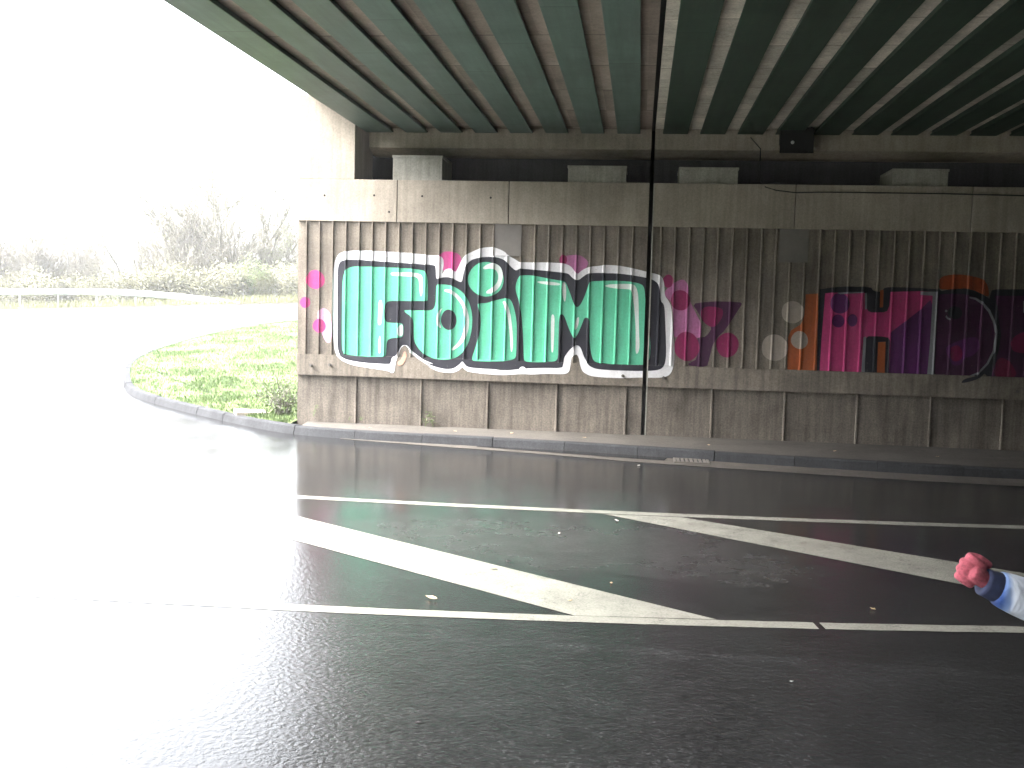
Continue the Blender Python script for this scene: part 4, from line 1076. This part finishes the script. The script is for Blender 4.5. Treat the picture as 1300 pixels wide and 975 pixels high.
for a, nm in ((anN, 'shoe'), (anF, 'shoe')):
    skin_mesh(nm, [[((a[0]+0.05, a[1], 0.05), .042), ((a[0]-0.06, a[1], 0.045), .045), ((a[0]-0.17, a[1], 0.035), .035)]], M_shoe, per)
skin_mesh('hair', [[(q(TX+0.03, 3.75, 1.46), .05), (q(TX+0.015, 3.75, 1.53), (.085, .085)), (q(TX-0.03, 3.75, 1.60), (.07, .07))]], M_hair, per)
# gloved fists: palm, four curled fingers and thumb grown together into one surface
def glove(h, wr, sgn, nm):
    h = Vector(h); wr = Vector(wr); d = (h-wr).normalized(); up = Vector((0, 0, 1)); up = (up-d*up.dot(d)).normalized(); sd = d.cross(up)*sgn
    sd = (sd*0.88+up*0.0-d*0.0).normalized()
    bits = [skin_mesh('bit', [[(tuple(wr), .034), (tuple(wr+d*0.035), (.042, .032)), (tuple(wr+d*0.075), (.052, .034)), (tuple(wr+d*0.10), (.050, .030))]], M_glove, None)]
    for k in range(4):
        base = wr+d*(0.102-0.004*abs(k-1.3))+up*(0.036-0.024*k)-sd*0.008; L = (0.034, 0.038, 0.036, 0.029)[k]
        p1_ = base+d*L*0.55+sd*0.012; p2_ = p1_+sd*L*1.0-d*0.008; p3_ = p2_-d*L*0.9+sd*0.002
        bits.append(skin_mesh('bit', [[(tuple(base-d*0.04), .015), (tuple(base), .0165), (tuple(p1_), .0150), (tuple(p2_), .0135), (tuple(p3_), .0120)]], M_glove, None))
    tb = wr+d*0.045+up*0.044+sd*0.010
    bits.append(skin_mesh('bit', [[(tuple(tb-d*.01), .018), (tuple(tb+d*0.040+up*0.006+sd*0.012), .0160), (tuple(tb+d*0.074-up*0.010+sd*0.024), .0135)]], M_glove, None))
    bm = bmesh.new()
    for q_ in bits: bm.from_mesh(q_.data); bpy.data.objects.remove(q_)
    o = link(nm, bm, M_glove, per)
    rm = o.modifiers.new('merge', 'REMESH'); rm.mode = 'VOXEL'; rm.voxel_size = 0.003; rm.use_smooth_shade = True
    smm = o.modifiers.new('soft', 'SMOOTH'); smm.iterations = 3; smm.factor = 0.5
    me2 = bpy.data.meshes.new_from_object(o.evaluated_get(bpy.context.evaluated_depsgraph_get())); o.modifiers.clear(); o.data = me2
    if not me2.materials: me2.materials.append(M_glove)
glove(haN, wrN, 1, 'glove'); glove(haF, wrF, -1, 'glove')
head_o = Vector(head)
bm = bmesh.new(); tube(bm, [head_o+Vector((-0.062, 0, -0.004)), head_o+Vector((-0.092, 0, -0.024))], [0.007, 0.012], 8); link('nose', bm, M_skin, per, True)
for s in (-1, 1):
    bm = bmesh.new(); bmesh.ops.create_uvsphere(bm, u_segments=10, v_segments=8, radius=0.011); bmesh.ops.translate(bm, verts=bm.verts, vec=head_o+Vector((-0.078, 0.03*s, 0.018))); link('eye', bm, M_black, per, True)
    bm = bmesh.new(); bmesh.ops.create_uvsphere(bm, u_segments=10, v_segments=8, radius=0.026); bmesh.ops.scale(bm, verts=bm.verts, vec=(0.8, 0.4, 1.2)); bmesh.ops.translate(bm, verts=bm.verts, vec=head_o+Vector((0.01, 0.077*s, 0))); link('ear', bm, M_skin, per, True)
bm = bmesh.new(); box(bm, -0.006, 0.006, -0.022, 0.022, -0.004, 0.004, 0.002); bmesh.ops.translate(bm, verts=bm.verts, vec=head_o+Vector((-0.082, 0, -0.045))); link('mouth', bm, M_glove, per)

# ------------------------------------------------------------------ added haze volume standing in for lens glare
HAZE = 0.0012
if HAZE:
    bm = bmesh.new(); box(bm, -130, 80, -70, 130, -1.2, 24)
    mh = bpy.data.materials.new('glare_haze'); mh.use_nodes = True; nth = mh.node_tree; nth.nodes.remove(nth.nodes['Principled BSDF'])
    pvn = nth.nodes.new('ShaderNodeVolumePrincipled'); pvn.inputs['Color'].default_value = (0.95, 0.97, 1, 1); pvn.inputs['Density'].default_value = HAZE; pvn.inputs['Anisotropy'].default_value = 0.3
    nth.links.new(pvn.outputs[0], nth.nodes['Material Output'].inputs['Volume'])
    tag(link('haze', bm, mh), kind='stuff')

# ------------------------------------------------------------------ light
world = bpy.data.worlds.new('World'); scene.world = world; world.use_nodes = True
nt = world.node_tree; bg = nt.nodes['Background']
sky = nt.nodes.new('ShaderNodeTexSky'); sky.sky_type = 'NISHITA'; sky.sun_disc = False
SUN_EL, SUN_AZ = R(47), R(-102)              # azimuth from +Y towards +X: behind thin cloud, ahead and to the left
sky.sun_elevation = SUN_EL; sky.sun_rotation = SUN_AZ; sky.air_density = 1.0; sky.dust_density = 4.0; sky.ozone_density = 1.0
hs = nt.nodes.new('ShaderNodeHueSaturation'); hs.inputs['Saturation'].default_value = 0.22
nt.links.new(sky.outputs[0], hs.inputs['Color']); tcw = nt.nodes.new('ShaderNodeTexCoord'); sxw = nt.nodes.new('ShaderNodeSeparateXYZ'); nt.links.new(tcw.outputs['Generated'], sxw.inputs[0])
zz = math2(nt, 'MAXIMUM', sxw.outputs['Z'], 0.0)                     # thin overcast: the zenith twice as bright as the horizon
ov = math2(nt, 'MULTIPLY', math2(nt, 'ADD', math2(nt, 'MULTIPLY', zz, 1.3), 1.0), 0.60)
nt.links.new(mult(nt, hs.outputs[0], ov), bg.inputs['Color'])
bg.inputs['Strength'].default_value = 0.15
sl = bpy.data.lights.new('sun', 'SUN'); sl.energy = 0.65; sl.angle = R(30); sl.color = (1, 0.96, 0.9)
so = bpy.data.objects.new('sun', sl); COL.objects.link(so)
sd = Vector((math.sin(SUN_AZ)*math.cos(SUN_EL), math.cos(SUN_AZ)*math.cos(SUN_EL), math.sin(SUN_EL)))
so.rotation_euler = sd.to_track_quat('Z', 'Y').to_euler(); so.location = sd*50

scene.view_settings.view_transform = 'Standard'; scene.view_settings.look = 'None'
scene.view_settings.exposure = 4.15; scene.view_settings.gamma = 1.0; scene.view_settings.use_curve_mapping = False
scene.render.engine = 'CYCLES'
c = scene.cycles; c.max_bounces = 8; c.diffuse_bounces = 6; c.glossy_bounces = 4; c.use_denoising = True
try: c.denoiser = 'OPENIMAGEDENOISE'
except Exception: pass
c.sample_clamp_indirect = 12
